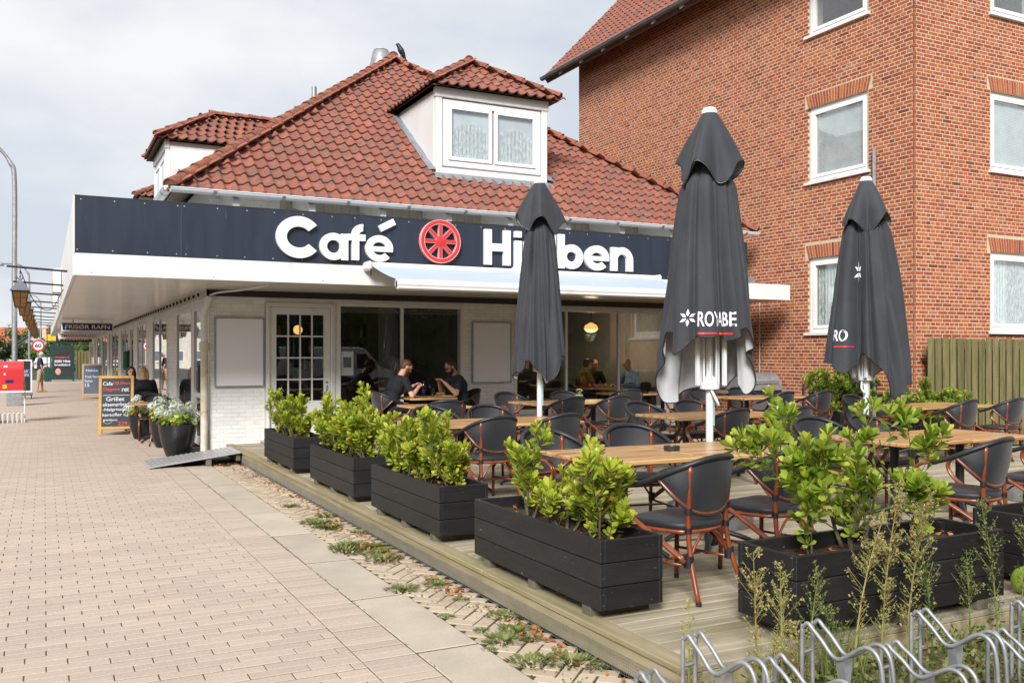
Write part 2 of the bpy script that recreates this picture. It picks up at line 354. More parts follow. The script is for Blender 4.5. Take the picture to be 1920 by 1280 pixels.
# ================================================================ ground and paving
def sheet(name,x0,x1,y0,y1,z,mat,kind='structure'):
    b=MB(); b.add([(x0,y0,z),(x1,y0,z),(x1,y1,z),(x0,y1,z)],[(0,1,2,3)]); return b.out(name,mat,kind=kind)
sheet('ground',-700,700,-500,900,-.20,M_grass)
def slabbox(name,x0,x1,y0,y1,z0,z1,mat,parent=None):
    return MB().box(x0,x1,y0,y1,z0,z1).out(name,mat,parent,kind=None if parent else 'structure')
road=slabbox('road',-9.5,-2.0,-60,900,-.3,-.105,M_asph)
slabbox('side_street',-2.0,90,68,100,-.3,-.107,M_asph)
slabbox('parking_area',-1.98,60,-60,-1.4,-.3,-.012,M_asph)
slabbox('far_pavement',-13,-9.5,-60,300,-.3,-.02,M_slab)
pavement=slabbox('pavement',-1.85,2.218,-1.4,66,-.3,-.0045,M_sand)
kb=MB().cbox(-.075,.075,0,.99,-.12,0,.012)
km=kb.mesh('kerb_stone',M_slab)
for i in range(-1,66): link('kerb_stone',km,pavement,loc=(-1.925,i,0.0))
def paving():
    L,Wd=.309,.0985; bl,bw=.3035,.0870
    z0,z1=-.03,0
    def blk(l,w,b=.003):
        m=MB(); v=[(0,0,z0),(l,0,z0),(l,w,z0),(0,w,z0),(0,0,z1-b),(l,0,z1-b),(l,w,z1-b),(0,w,z1-b),(b,b,z1),(l-b,b,z1),(l-b,w-b,z1),(b,w-b,z1)]
        m.add(v,[(0,1,5,4),(1,2,6,5),(2,3,7,6),(3,0,4,7),(4,5,9,8),(5,6,10,9),(6,7,11,10),(7,4,8,11),(8,9,10,11)]); return m
    full=blk(bl,bw); cache={}; items=[]; n=0; y=2.4
    while y<36:
        off=(n*.6667)%1*L; x=-1.84-off
        while x<1.515:
            a,b=max(x,-1.84),min(x+bl,1.52)
            if b-a>.03:
                k=round(b-a,3)
                if k not in cache: cache[k]=blk(k,bw)
                q=proj((a,y,0))
                if q and -330<q[0]<1980 and q[1]<1360: items.append((k,cache[k],T((a,y,(rng.random()-.5)*.003))@Matrix.Rotation((rng.random()-.5)*.006,4,'Z')))
            x+=L
        q=proj((1.6,y,0))
        items.append((bl,full,T((1.526,y,(rng.random()-.5)*.003))@Matrix.Rotation((rng.random()-.5)*.006,4,'Z')))
        y+=Wd; n+=1
    pieces('paving_brick',items,pavement,M_pave)
    # beyond Y=36 the bricks are too small to tell apart
    MB().box(-1.84,2.64,36,66,-.03,0).out('far_paving',M_pave,pavement)
    MB().box(-1.84,1.83,-1.4,2.39,-.03,0).out('near_paving',M_pave,pavement)
    MB().box(1.83,2.66,16.202,36,-.03,.002).out('shopfront_paving',M_pave,pavement)
    # concrete slabs
    y=-1.3; sl=[]
    while y<14.2:
        l=1.19; 
        t=MB().cbox(0,.375,0,l,-.05,0,.006); sl.append(t); t.out('paving_slab',M_slab,pavement,loc=(1.838,y,(rng.random()-.5)*.006)).rotation_euler=(0,(rng.random()-.5)*.012,(rng.random()-.5)*.01); y+=1.215
    MB().box(1.838,2.66,14.252,16.2,-.05,0.001).out('asphalt_patch',M_asph,pavement)
    # herringbone strip, bricks at 45 degrees
    hs=[]; a,b=.205,.1025; hb=blk(.192,.090)
    c45=math.sqrt(.5)
    def emit(px,py,ang):
        ca,sa=math.cos(R(ang)),math.sin(R(ang)); cx=px+ca*.1-sa*.05; cy=py+sa*.1+ca*.05
        if 2.19<cx<2.69 and 2.0<cy<14.1:
            hs.append(('h',hb,T((px,py,(rng.random()-.5)*.005-.0045))@RZ(ang+(rng.random()-.5)*1.2)@RX((rng.random()-.5)*1.2)))
    for i in range(-110,110):
        for j in range(-110,110):
            c=(i-j)%4
            if c not in (0,3): continue
            ux,uy=(i*b,j*b) if c==0 else (i*b+b,j*b)
            X=2.4+(ux-uy)*c45; Y=7.5+(ux+uy)*c45
            if 1.9<X<2.95 and 1.6<Y<14.5: emit(X,Y,45 if c==0 else 135)
    pieces('herringbone_brick',hs,pavement,M_herr)
    sheet_=MB().box(2.2185,2.66,-1.4,14.25,-.3,-.014).out('mossy_bed',M_moss,pavement)
paving()
dirt=MB().grid(lambda u,v:(2.66+u*12,-1.4+v*4.9,.004+.03*math.sin(u*31+v*7)*math.sin(v*17+u*5)+.015*math.sin(u*90)*math.sin(v*70)-.01),60,30).out('weedy_earth',M_dirt,smooth=180,kind='structure')
MB().box(2.665,14.66,-1.4,3.5,-.3,-.06).out('earth_bed',M_dirt,kind='structure')
yard=slabbox('yard',12.9,60,-1.3,10.6,-.3,.0,M_slab)
# ================================================================ wooden terrace
DZ=.18
deck=thing('wooden_terrace','low weathered wooden terrace deck with mossy edge boards','terrace',(2.65,3.45,0))
def terrace():
    x0,x1,y0,y1=0,10.4,0,12.03; w=.114; y=y0+.006; t=None
    L=x1-.135
    pl=MB().cbox(0,L,0,w,-.028,0,.004).mesh('plank',M_plank)
    while y+w<y1:
        link('plank',pl,deck,loc=(.132,y,DZ+(rng.random()-.5)*.003)).rotation_euler=(0,0,(rng.random()-.5)*.0006)
        y+=w+.0095
    # edge boards along the street side, with joints
    for a,b in ((0,2.2),(2.205,5.6),(5.605,9.1),(9.105,12.03)):
        MB().cbox(0,.125,a,b,DZ-.03,DZ+.004,.005).out('edge_board',M_edge,deck)
        MB().cbox(.012,.035,a,b,DZ-.165,DZ-.031,.004).out('side_board',M_edge,deck)
    for a,b in ((.04,4.6),(4.605,10.4)): MB().cbox(a,b,.006,.032,DZ-.15,DZ-.031,.004).out('front_board',M_edge,deck)
    MB().box(.04,10.36,.04,12.0,0,DZ-.04).out('plinth',pm('pale_plinth',(.40,.35,.26),(.28,.24,.16),3,.85,.2,40),deck)
    for y_ in np.arange(.6,12,.9): MB().box(.037,.08,y_,y_+.06,-.02,DZ-.031).out('post',M_foot,deck)
    g=MB(); d=.0013
    for z in np.arange(.004,.105,.016): g.box(.004,.004+d,0.02,11.2,z,z+d)
    for y_ in np.arange(.02,11.2,.016): g.box(.0065,.0065+d,y_,y_+d,.0,.105)
    g.out('wire_mesh',M_zinc,deck,kind='stuff')
terrace()
# ================================================================ bricks
def wall_bricks(U,N,O,L,H,openings,bl,bh,jt,bond,proud,course0=0,skip=None,dep=.03):
    """list of (key, template, matrix) of bricks on a wall plane: O origin, U along, N outward"""
    U=Vector(U);N=Vector(N);O=Vector(O); cache={}; out=[]; pz=bh+jt; n=0
    hl=(bl-jt)/2
    def tm(l):
        if l not in cache:
            m=MB(); b=.0035
            P=lambda a,z,o:tuple(U*a+N*o+Vector((0,0,z)))
            v=[P(0,0,-dep),P(l,0,-dep),P(l,bh,-dep),P(0,bh,-dep),P(0,0,-b),P(l,0,-b),P(l,bh,-b),P(0,bh,-b),P(b,b,0),P(l-b,b,0),P(l-b,bh-b,0),P(b,bh-b,0)]
            m.add(v,[(0,1,5,4),(1,2,6,5),(2,3,7,6),(3,0,4,7),(4,5,9,8),(5,6,10,9),(6,7,11,10),(7,4,8,11),(8,9,10,11)]); cache[l]=m
        return cache[l]
    z=0
    while z+bh<=H+1e-6:
        segs=[]
        if bond=='cross':
            if n%2==0: step,x=hl+jt,-(hl+jt)/2+ (hl+jt)*0; l=hl
            else: step,l=bl+jt,bl; x=0 if n%4==1 else -(bl+jt)/2
            if n%2==0: x=-(hl+jt)/2
        else: step,l=bl+jt,bl; x=0 if n%2 else -(bl+jt)/2
        while x<L:
            segs.append((max(x,0),min(x+l,L))); x+=step
        for a,b in segs:
            parts=[(a,b)]
            for (u0,u1,z0,z1) in openings:
                if z+bh>z0+.004 and z<z1-.004:
                    np_=[]
                    for (p,q) in parts:
                        if q<=u0 or p>=u1: np_.append((p,q))
                        else:
                            if p<u0-.02: np_.append((p,u0-.002))
                            if q>u1+.02: np_.append((u1+.002,q))
                    parts=np_
            for p,q in parts:
                if q-p<.025: continue
                k=round(q-p,3); 
                out.append((k,tm(k),T(O+U*p+Vector((0,0,z))+N*(proud+(rng.random()-.5)*.003))))
        z+=pz; n+=1
    return out
def wall_slab(U,N,O,L,H,openings,th,mat,name,parent):
    """solid wall with real openings, outer face on the plane"""
    U=Vector(U);N=Vector(N);O=Vector(O)
    us=sorted({0,L,*[o[0] for o in openings],*[o[1] for o in openings]}); zs=sorted({0,H,*[o[2] for o in openings],*[o[3] for o in openings]})
    us=[u for u in us if 0<=u<=L]; zs=[z for z in zs if 0<=z<=H]; b=MB(); nu=len(us);nz=len(zs)
    inn=lambda i,k:0<=i<nu-1 and 0<=k<nz-1 and not any(o[0]<(us[i]+us[i+1])/2<o[1] and o[2]<(zs[k]+zs[k+1])/2<o[3] for o in openings)
    P=lambda u,z,d:tuple(O+U*u+Vector((0,0,z))-N*d)
    for i in range(nu-1):
        for k in range(nz-1):
            if not inn(i,k): continue
            a,c,e,f=us[i],us[i+1],zs[k],zs[k+1]
            b.add([P(a,e,0),P(c,e,0),P(c,f,0),P(a,f,0)],[(0,1,2,3)]); b.add([P(a,e,th),P(c,e,th),P(c,f,th),P(a,f,th)],[(3,2,1,0)])
            for (di,dk,q) in ((-1,0,((a,e),(a,f))),(1,0,((c,e),(c,f))),(0,-1,((a,e),(c,e))),(0,1,((a,f),(c,f)))):
                if not inn(i+di,k+dk):
                    (p0,p1)=q; b.add([P(*p0,0),P(*p1,0),P(*p1,th),P(*p0,th)],[(0,1,2,3)])
    return b.out(name,mat,parent)
def frame(b,u0,u1,z0,z1,w,d0,d1,M):
    """rectangular frame of width w in the local (u, depth, z) space of M"""
    b.box(u0,u1,d0,d1,z0,z0+w,M); b.box(u0,u1,d0,d1,z1-w,z1,M); b.box(u0,u0+w,d0,d1,z0+w,z1-w,M); b.box(u1-w,u1,d0,d1,z0+w,z1-w,M)
def lace(name,c,lo,hi,tr):
    m,n,l,p=nm(name); vec,oi=coords(n,l,(1,1,.25)); f=noise(n,l,vec,38,4,.6); l.new(ramp(n,l,f,[(lo,tuple(x*.75 for x in c)),(hi,c)]),p.inputs['Base Color']); p.inputs['Roughness'].default_value=.9
    t=n.new('ShaderNodeBsdfTransparent'); ms=n.new('ShaderNodeMixShader'); r=ramp(n,l,f,[(.3,(tr,)*3),(.6,(tr*.3,)*3)]); l.new(r,ms.inputs[0]); l.new(p.outputs[0],ms.inputs[1]); l.new(t.outputs[0],ms.inputs[2]); l.new(ms.outputs[0],n['Material Output'].inputs[0]); return m
M_lace=lace('lace_curtain',(.74,.79,.79),.4,.6,.5); M_blind=pm('window_blind',(.74,.78,.79),None,3,.5)
# ================================================================ brick apartment building
BX,BY=13.2,10.8
apt=thing('brick_apartment_building','tall red brick apartment building with white windows beside the café','building',(0,0,0))
LW=[(BY-0+.99,BY+2.44,2.05,3.5),(BY+.99,BY+2.44,4.95,6.4),(BY+.99,BY+2.44,7.78,9.2)]
def apartment():
    H=9.72; Ll=11.0; Lr=9.0; pitch=.0667
    opl=[(a-BY,b-BY,c,d) for a,b,c,d in LW]; opr=[(1.98,3.43,c,d) for _,_,c,d in LW]+[(5.6,7.05,c,d) for _,_,c,d in LW]
    wl=wall_slab((0,1,0),(-1,0,0),(BX,BY+.003,0),Ll,H,opl,.35,M_mortar,'wall',apt)
    wr=wall_slab((1,0,0),(0,-1,0),(BX+.004,BY+.0,0),Lr,H,opr,.35,M_mortar,'wall',apt)
    MB().box(BX+.36,BX+9,BY+Ll-.3,BY+Ll,0,H).out('wall',M_mortar,apt)
    def lintels(ops):   # cells taken by the soldier course above each opening
        return [(a-.09,b+.09,d,d+.262) for a,b,c,d in ops]
    cut=lambda ops: ops+lintels(ops)
    pieces('brick',wall_bricks((0,1,0),(-1,0,0),(BX,BY-.009,.01),Ll,H,cut(opl),.2265,.0535,.0132,'cross',.003),wl,M_brick,300)
    pieces('brick',wall_bricks((1,0,0),(0,-1,0),(BX-.0085,BY,.01),Lr,H,cut(opr),.2265,.0535,.0132,'cross',.003),wr,M_brick,300)
    for (U,N,O,ops,wp) in (((0,1,0),(-1,0,0),(BX,BY,0),opl,wl),((1,0,0),(0,-1,0),(BX,BY,0),opr,wr)):
        U=Vector(U);N=Vector(N);O=Vector(O)
        for a,b,c,d in ops:
            n=22; mid=(a+b)/2
            for i in range(n):
                u0=a-.0+ (b-a)*i/n; u1=a+(b-a)*(i+1)/n-.016; k=.17
                top=lambda u:mid+(u-mid)*(1+k*.6)
                q=[(u0,d+.004),(u1,d+.004),(top(u1),d+.25),(top(u0),d+.25)]
                v=[tuple(O+U*p[0]+Vector((0,0,p[1]))+N*o) for o in (-.03,.0045) for p in q]
                MB().add(v,[(4,5,6,7),(0,1,5,4),(1,2,6,5),(2,3,7,6),(3,0,4,7)]).out('lintel_brick',M_brick,wp)
            # window
            M=basis(O,U,-N,(0,0,1))
            w=MB(); frame(w,a+.01,b-.01,c+.02,d-.005,.075,.05,.13,M); wf=w.out('window',M_upvc,apt)
            w=MB(); frame(w,a+.088,b-.088,c+.098,d-.083,.06,.035,.10,M); w.out('sash',M_upvc,wf)
            MB().box(a+.148,b-.148,.075,.081,c+.158,d-.143,M).out('pane',M_glassu,wf)
            MB().box(a-.06,b+.06,-.06,.06,c-.035,c+.018,M).out('sill',M_white,wf)
            if c<3: # lace curtain, hanging in folds
                g=MB(); g.grid(lambda s,t:tuple(M@Vector((a+.13+s*(b-a-.26),.135+.02*math.sin(s*95),c+.14+t*(d-c-.28)))),80,1); g.out('curtain',M_lace,wf,180)
            elif c<6:
                g=MB()
                for z in np.arange(c+.16,d-.15,.028): g.box(a+.15,b-.15,.11,.118,z,z+.024,M)
                g.out('blind',M_blind,wf)
            g=MB(); frame(g,a-.02,b+.02,c-.02,d+.02,.05,.34,.36,M); g.box(a-.4,b+.4,1.9,1.92,c-.6,d+.5,M); g.box(a-.4,b+.4,.36,1.9,d+.5,d+.52,M); g.out('room',M_clad,wf)
    # roof: eaves gutter on the street side, 47 degree slope with tiles
    ex=BX-.62; ez=9.42; y0=BY-.5; y1=BY+Ll+.85; pit=math.tan(R(46)); rd=6.2
    roof=MB().add([(ex,y0,ez),(ex,y1,ez),(ex+rd,y1,ez+rd*pit),(ex+rd,y0,ez+rd*pit),(ex+.1,y0,ez-.12),(ex+.1,y1,ez-.12),(ex+rd,y1,ez+rd*pit-.2),(ex+rd,y0,ez+rd*pit-.2)],[(3,2,1,0),(4,5,6,7),(0,1,5,4),(1,2,6,5),(3,0,4,7)]).out('roof',M_foot,apt)
    MB().add([(ex+rd,y0,ez+rd*pit),(ex+rd,y1,ez+rd*pit),(ex+2*rd,y1,ez),(ex+2*rd,y0,ez)],[(0,1,2,3)]).out('rear_roof_slope',M_tile,apt)
    tiles=[]; t=tile_mesh(); cp,sp=math.cos(R(46)),math.sin(R(46)); n=0
    for r in range(26):
        for k in range(int((y1-y0)/.21)):
            s=r*.31; M=basis((ex+s*cp-.03*sp-.02,y1-.05-k*.21,ez+s*sp+.03*cp),(0,-1,0),(cp,0,sp),(-sp,0,cp))
            tiles.append(('t',t,M))
    pieces('roof_tile',tiles,roof,M_tile,300,60)
    b=MB(); pts=[(ex-.07+.075*math.cos(a),0,ez-.0-.075*math.sin(a)) for a in np.linspace(0,math.pi,9)]
    b.grid(lambda u,v:(pts[int(round(u*8))][0],y0+v*(y1-y0+.02),pts[int(round(u*8))][2]),8,1); b.tube([(ex-.145,y0,ez+.003),(ex-.145,y1+.02,ez+.003)],.012,6); b.add([(p[0],y1+.02,p[2]) for p in pts],[tuple(range(9))])
    b.out('gutter',M_ggut,apt,60)
    for y in np.arange(BY+.2,y1,1.07):
        MB().add([(ex-.02,y,ez-.12),(ex-.02,y+.1,ez-.12),(ex-.02,y,ez-.02),(ex-.02,y+.1,ez-.02),(BX+.02,y,ez+.28),(BX+.02,y+.1,ez+.28),(BX+.02,y,ez+.5),(BX+.02,y+.1,ez+.5)],[(0,1,3,2),(4,6,7,5),(0,4,5,1),(2,3,7,6),(0,2,6,4),(1,5,7,3)]).out('rafter',M_white,apt)
    for i in range(5): MB().box(ex+.08+i*.11,ex+.18+i*.11,y0,y1-.02,ez+.06+i*.11,ez+.075+i*.11).out('eaves_board',M_foot,apt)
    # gable end above the right facade
    MB().add([(BX,BY+.02,H),(BX+11,BY+.02,H),(BX+5.5,BY+.02,H+5.4)],[(0,1,2)]).out('gable',M_mortar,apt)
    MB().tube([(BX-.045,14.55,.0),(BX-.045,14.55,2.72)],.012,6).out('cable_conduit',M_slab,apt)
    MB().tube([(BX-.06,BY+.8,0),(BX-.06,BY+.8,5.3)],.033,8).out('downpipe',M_zinc,apt)
def tile_mesh(w=.2,l=.37):
    b=MB(); n=9; xs=[i/n for i in range(n+1)]
    def h(x): # pantile: shallow trough with a roll at the right
        return .008-.021*math.sin(min(x/.6,1)*math.pi) if x<.6 else .008+.036*math.sin((x-.6)/.4*math.pi)
    v=[]
    for y,dz in ((0,.022),(l,-.014)):
        for x in xs: v.append((x*(w+.028),y,h(x)+dz))
    for x in xs: v.append((x*(w+.028),0.004,h(x)+.022-.026))
    m=n+1; f=[(i,i+1,m+i+1,m+i) for i in range(n)]+[(2*m+i,2*m+i+1,i+1,i) for i in range(n)]
    b.add(v,f); return b
apartment()
# ================================================================ café building
FY,FX=15.5,2.39      # front wall plane, street wall plane
cafe=thing('cafe_building','white painted brick café with red tiled hip roof and wide flat canopy','building',(0,0,0))
XE=12.15
YEND=60.0
def window_unit(parent,M,u0,u1,z0,z1,muls,fw=.06,name='window',depth=.06):
    b=MB(); frame(b,u0,u1,z0,z1,fw,0,depth,M)
    for m in muls: b.box(m-.025,m+.025,.002,depth-.002,z0+fw,z1-fw,M)
    w=b.out(name,M_white,parent); e=[u0+fw]+[q for m in muls for q in (m-.025,m+.025)]+[u1-fw]
    for i in range(0,len(e),2): MB().box(e[i],e[i+1],.026,.032,z0+fw,z1-fw,M).out('pane',M_glass,w)
    return w
def cafe_walls():
    H=4.75
    # front wall with openings (u measured from FX)
    op=[(3.28-FX,4.47-FX,.16,2.52),(4.51-FX,6.9-FX,.52,2.54),(7.95-FX,11.45-FX,.52,2.54)]
    wf=wall_slab((1,0,0),(0,-1,0),(FX,FY,0),XE-FX,2.66,op,.28,M_wmortar,'front_wall',cafe)
    cols=[(0,3.28-FX),(6.9-FX,7.95-FX),(11.45-FX,XE-FX)]
    skip=[(3.275-FX,6.9-FX,0,2.7),(7.95-FX,11.45-FX,0,2.7)]
    it=wall_bricks((1,0,0),(0,-1,0),(FX-.004,FY,.02),XE-FX,2.62,skip,.228,.0575,.0092,'stretcher',.0045)
    pieces('brick',it,wf,M_wbrick,300)
    # panels below the big windows
    for a,b in ((4.51,6.9),(7.95,11.45)):
        n=int((b-a)/.115)
        for i in range(n): x=a+.01+i*(b-a-.02)/n; MB().cbox(x,x+(b-a-.02)/n-.006,FY-.02,FY+.0-.002,.19,.50,.003).out('panel_board',M_white,wf)
        MB().cbox(a-.02,b+.02,FY-.05,FY+.03,.50,.535,.005).out('sill',M_white,wf)
    M=basis((0,FY-.012,0),(1,0,0),(0,1,0),(0,0,1))
    window_unit(cafe,M,4.51,6.9,.535,2.54,[5.70])
    window_unit(cafe,M,7.95,11.45,.535,2.54,[9.1,10.32])
    # door with twelve panes... four by four grid
    b=MB(); frame(b,3.285,4.465,.185,2.515,.07,-.02,.09,M); df=b.out('door_frame',M_white,cafe)
    b=MB(); frame(b,3.325,4.425,.19,2.475,.022,-.032,-.02,M); b.out('door_moulding',M_white,df)
    d0,d1=3.36,4.39; z0,z1=.20,2.44; P=M@T((0,.02,0))
    b=MB(); b.box(d0,d0+.11,0,.045,z0,z1,P); b.box(d1-.11,d1,0,.045,z0,z1,P); b.box(d0+.11,d1-.11,0,.045,z1-.12,z1,P); b.box(d0+.11,d1-.11,0,.045,z0,.86,P)
    gx=[d0+.11+(d1-d0-.22)*i/4 for i in range(5)]; gz_=[.86+(z1-.12-.86)*i/4 for i in range(5)]
    for x in gx[1:-1]: b.box(x-.012,x+.012,.004,.041,.86,z1-.12,P)
    for z in gz_[1:-1]: b.box(d0+.11,d1-.11,.006,.039,z-.012,z+.012,P)
    door=b.out('door',M_white,cafe)
    for i in range(4):
        for k in range(4): MB().box(gx[i]+.012,gx[i+1]-.012,.02,.025,gz_[k]+.012,gz_[k+1]-.012,P).out('pane',M_glass,door)
    b=MB(); b.cbox(d1-.075,d1-.035,-.008,.0,.95,1.12,.003,P); b.tube([P@Vector((d1-.055,-.04,1.0)),P@Vector((d1-.16,-.045,1.0))],.009,8); b.tube([P@Vector((d1-.055,0,1.0)),P@Vector((d1-.055,-.042,1.0))],.01,8); b.out('handle',M_zinc,door,50)
    b=MB(); b.lathe([(.022,0),(.022,.01)],12,M=P@T((d1-.055,0,1.17))@RX(90)); b.out('lock',M_zinc,door)
    for z in (.5,1.35,2.15): MB().tube([P@Vector((d0-.012,-.01,z)),P@Vector((d0-.012,-.01,z+.11))],.011,8).out('hinge',M_zinc,door)
    MB().cbox(3.2,4.6,FY-.3,FY-.004,DZ+.004,DZ+.03,.004).out('door_step',M_zinc,cafe)
    # street wall
    YS=FY+.28; piers=[]; op2=[]
    shops=[(16.05,17.25,'door'),(17.45,19.6,'win'),(21.2,24.2,'win'),(25.7,28.4,'win'),(29.6,30.9,'door'),(31.5,34.6,'win'),(36,39.6,'win'),(40.4,41.6,'dark'),(42.6,46.2,'win'),(47.5,51,'win'),(52.4,53.6,'dark'),(54.6,58.6,'win')]
    for a,b,k in shops: op2.append((a-YS,b-YS,.12 if k!='win' else .42,2.5))
    ws=wall_slab((0,1,0),(-1,0,0),(FX,YS+.0,0),YEND-YS,2.66,op2,.28,M_wmortar,'street_wall',cafe)
    it=wall_bricks((0,1,0),(-1,0,0),(FX,FY-.0045,.02),30,2.62,[(o[0]+.28,o[1]+.28,0 if o[2]<.2 else 0,2.7) for o in op2],.228,.0575,.0092,'stretcher',.0045)
    pieces('brick',it,ws,M_wbrick,300)
    Ms=basis((FX-.012,0,0),(0,1,0),(1,0,0),(0,0,1))
    for a,b,k in shops:
        if k=='win':
            window_unit(cafe,Ms,a,b,.42,2.5,[(a+b)/2] if b-a>2.5 else [])
            MB().box(FX-.01,FX+.2,a,b,.12,.415).out('stall_riser',M_white,cafe)
        elif k=='door':
            w=window_unit(cafe,Ms,a,b,.12,2.5,[],.09,'shop_door'); MB().box(a+.09,b-.09,.01,.05,.9,.98,Ms).out('push_rail',M_white,w)
        else: MB().box(a,b,.2,.25,.12,2.5,Ms).out('dark_door',M_dark,cafe)
    MB().cbox(FX-.5,FX-.02,16.0,17.3,0,.1,.01).out('entrance_step',M_slab,cafe)
    MB().cbox(FX-.42,FX-.06,16.15,17.0,.1,.125,.01).out('door_mat',pm('brown_mat',(.16,.06,.03),None,30,.95,.5,90),cafe)
    # dark trim strips under the soffit
    MB().box(FX-.05,XE+.05,FY-.045,FY-.006,2.595,2.70).out('front_trim',M_dark,cafe)
    MB().box(FX-.06,FX-.007,FY-.045,YEND,2.60,2.70).out('street_trim',M_clad,cafe)
    g=MB()
    for y in np.arange(16.2,48,.55): g.lathe([(.03,0),(.03,.03)],8,M=T((FX-.062,y,2.65))@RY(-90))
    g.out('trim_bulbs',M_dark,cafe,kind='stuff')
    # upper wall, set back above the canopy
    wu=wall_slab((1,0,0),(0,-1,0),(FX,FY,2.98),XE-FX,1.55,[],.28,M_wmortar,'upper_wall',cafe)
    pieces('brick',wall_bricks((1,0,0),(0,-1,0),(FX-.004,FY,3.0),XE-FX,1.5,[(1.15,4.9,-1,9),(6.0,9.1,-1,9)],.228,.0575,.0092,'stretcher',.0045),wu,M_wbrick,150)
    for a,b in ((FX+1.15,FX+4.9),(FX+6.0,FX+9.1)):
        for x in np.arange(a,b-.1,.155): MB().box(x,x+.135,FY-.02,FY-.002,3.0,4.5).out('cladding_board',M_clad,wu)
        for x in np.arange(a+.12,b-.1,.155): MB().box(x,x+.05,FY-.034,FY-.0205,3.0,4.5).out('cladding_batten',M_clad,wu)
    MB().box(FX,FX+.28,FY+.28,YEND,2.98,4.5).out('upper_street_wall',M_wmortar,cafe)
    MB().box(XE-.28,XE,FY+.28,26,0,4.5).out('side_wall',M_wmortar,cafe)
    # interior: floor, dark back wall, bar shelf, ceiling, partition
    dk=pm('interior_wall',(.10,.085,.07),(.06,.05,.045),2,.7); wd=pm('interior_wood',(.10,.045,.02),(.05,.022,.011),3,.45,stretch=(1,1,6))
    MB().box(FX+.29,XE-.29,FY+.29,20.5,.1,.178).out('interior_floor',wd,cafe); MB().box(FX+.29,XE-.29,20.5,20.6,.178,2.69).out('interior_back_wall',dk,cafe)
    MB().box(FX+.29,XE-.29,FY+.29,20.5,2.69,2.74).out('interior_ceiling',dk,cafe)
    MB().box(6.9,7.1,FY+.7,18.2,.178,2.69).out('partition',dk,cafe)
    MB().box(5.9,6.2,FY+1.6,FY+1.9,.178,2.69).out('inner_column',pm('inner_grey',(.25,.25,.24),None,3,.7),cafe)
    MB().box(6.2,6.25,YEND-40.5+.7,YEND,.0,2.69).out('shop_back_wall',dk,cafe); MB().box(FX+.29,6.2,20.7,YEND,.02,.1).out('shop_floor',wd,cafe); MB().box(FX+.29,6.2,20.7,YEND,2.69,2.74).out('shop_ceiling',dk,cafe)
    sh=MB()
    for z in (1.3,1.65,2.0,2.35): sh.box(4.3,6.6,20.2,20.5,z,z+.03)
    for x in (4.3,5.05,5.8,6.57): sh.box(x,x+.03,20.19,20.5,1.0,2.5)
    shelf=sh.out('bar_shelf',wd,cafe)
    bc=[M_amber,M_green,M_black,M_glassb,M_yellow]
    bm=[MB().lathe([(.03,0),(.032,.02),(.032,.15),(.012,.2),(.012,.27)],8).mesh('bottle',c,60) for c in bc]
    for z in (1.33,1.68,2.03):
        for x in np.arange(4.4,6.5,.11):
            if rng.random()<.75: link('bottle',bm[rng.randrange(5)],shelf,loc=(x,20.35,z))
    MB().box(4.2,6.6,19.0,19.5,.178,1.15).out('bar_counter',wd,cafe)
    l=bpy.data.lights.new('pendant_bulb','POINT'); l.energy=18; l.color=(1,.6,.25); l.shadow_soft_size=.05; o=bpy.data.objects.new('pendant_bulb',l); COL.objects.link(o); o.location=(4.35,17.6,2.12); o.parent=cafe
    m,n,k,p=nm('glowing_globe'); p.inputs['Emission Color'].default_value=(1,.55,.16,1); p.inputs['Emission Strength'].default_value=.7; p.inputs['Base Color'].default_value=(.8,.5,.2,1)
    MB().ell((4.35,17.6,2.12),.09,12,8).out('pendant_globe',m,cafe,180); MB().tube([(4.35,17.6,2.2),(4.35,17.6,2.69)],.006,6).out('pendant_cord',M_black,cafe)
    l=bpy.data.lights.new('chandelier_bulb','POINT'); l.energy=9; l.color=(1,.78,.5); l.shadow_soft_size=.12; o=bpy.data.objects.new('chandelier_bulb',l); COL.objects.link(o); o.location=(10.6,17.0,2.05); o.parent=cafe
    MB().lathe([(.02,.12),(.13,.06),(.16,-.02),(.10,-.08),(.0,-.09)],16,c=(10.6,17.0,2.22)).out('chandelier',m,cafe,60); MB().tube([(10.6,17.0,2.3),(10.6,17.0,2.69)],.008,6).out('chandelier_rod',M_black,cafe)
    gar=MB()
    for i in range(14):
        for k2 in range(2): gar.lathe([(.0,0),(.05,.02),(.05,.09),(.02,.11)],8,c=(5.75+i*.08,FY+.34,2.3+k2*.13))
    gar.out('hanging_cups',M_dark,cafe,kind='stuff')
    # poster in the window
    MB().box(4.6,4.82,FY+.06,FY+.064,1.28,1.70).out('window_notice',M_board,cafe); MB().box(4.64,4.78,FY+.055,FY+.0595,1.42,1.6).out('notice_print',M_dark,cafe)
cafe_walls()
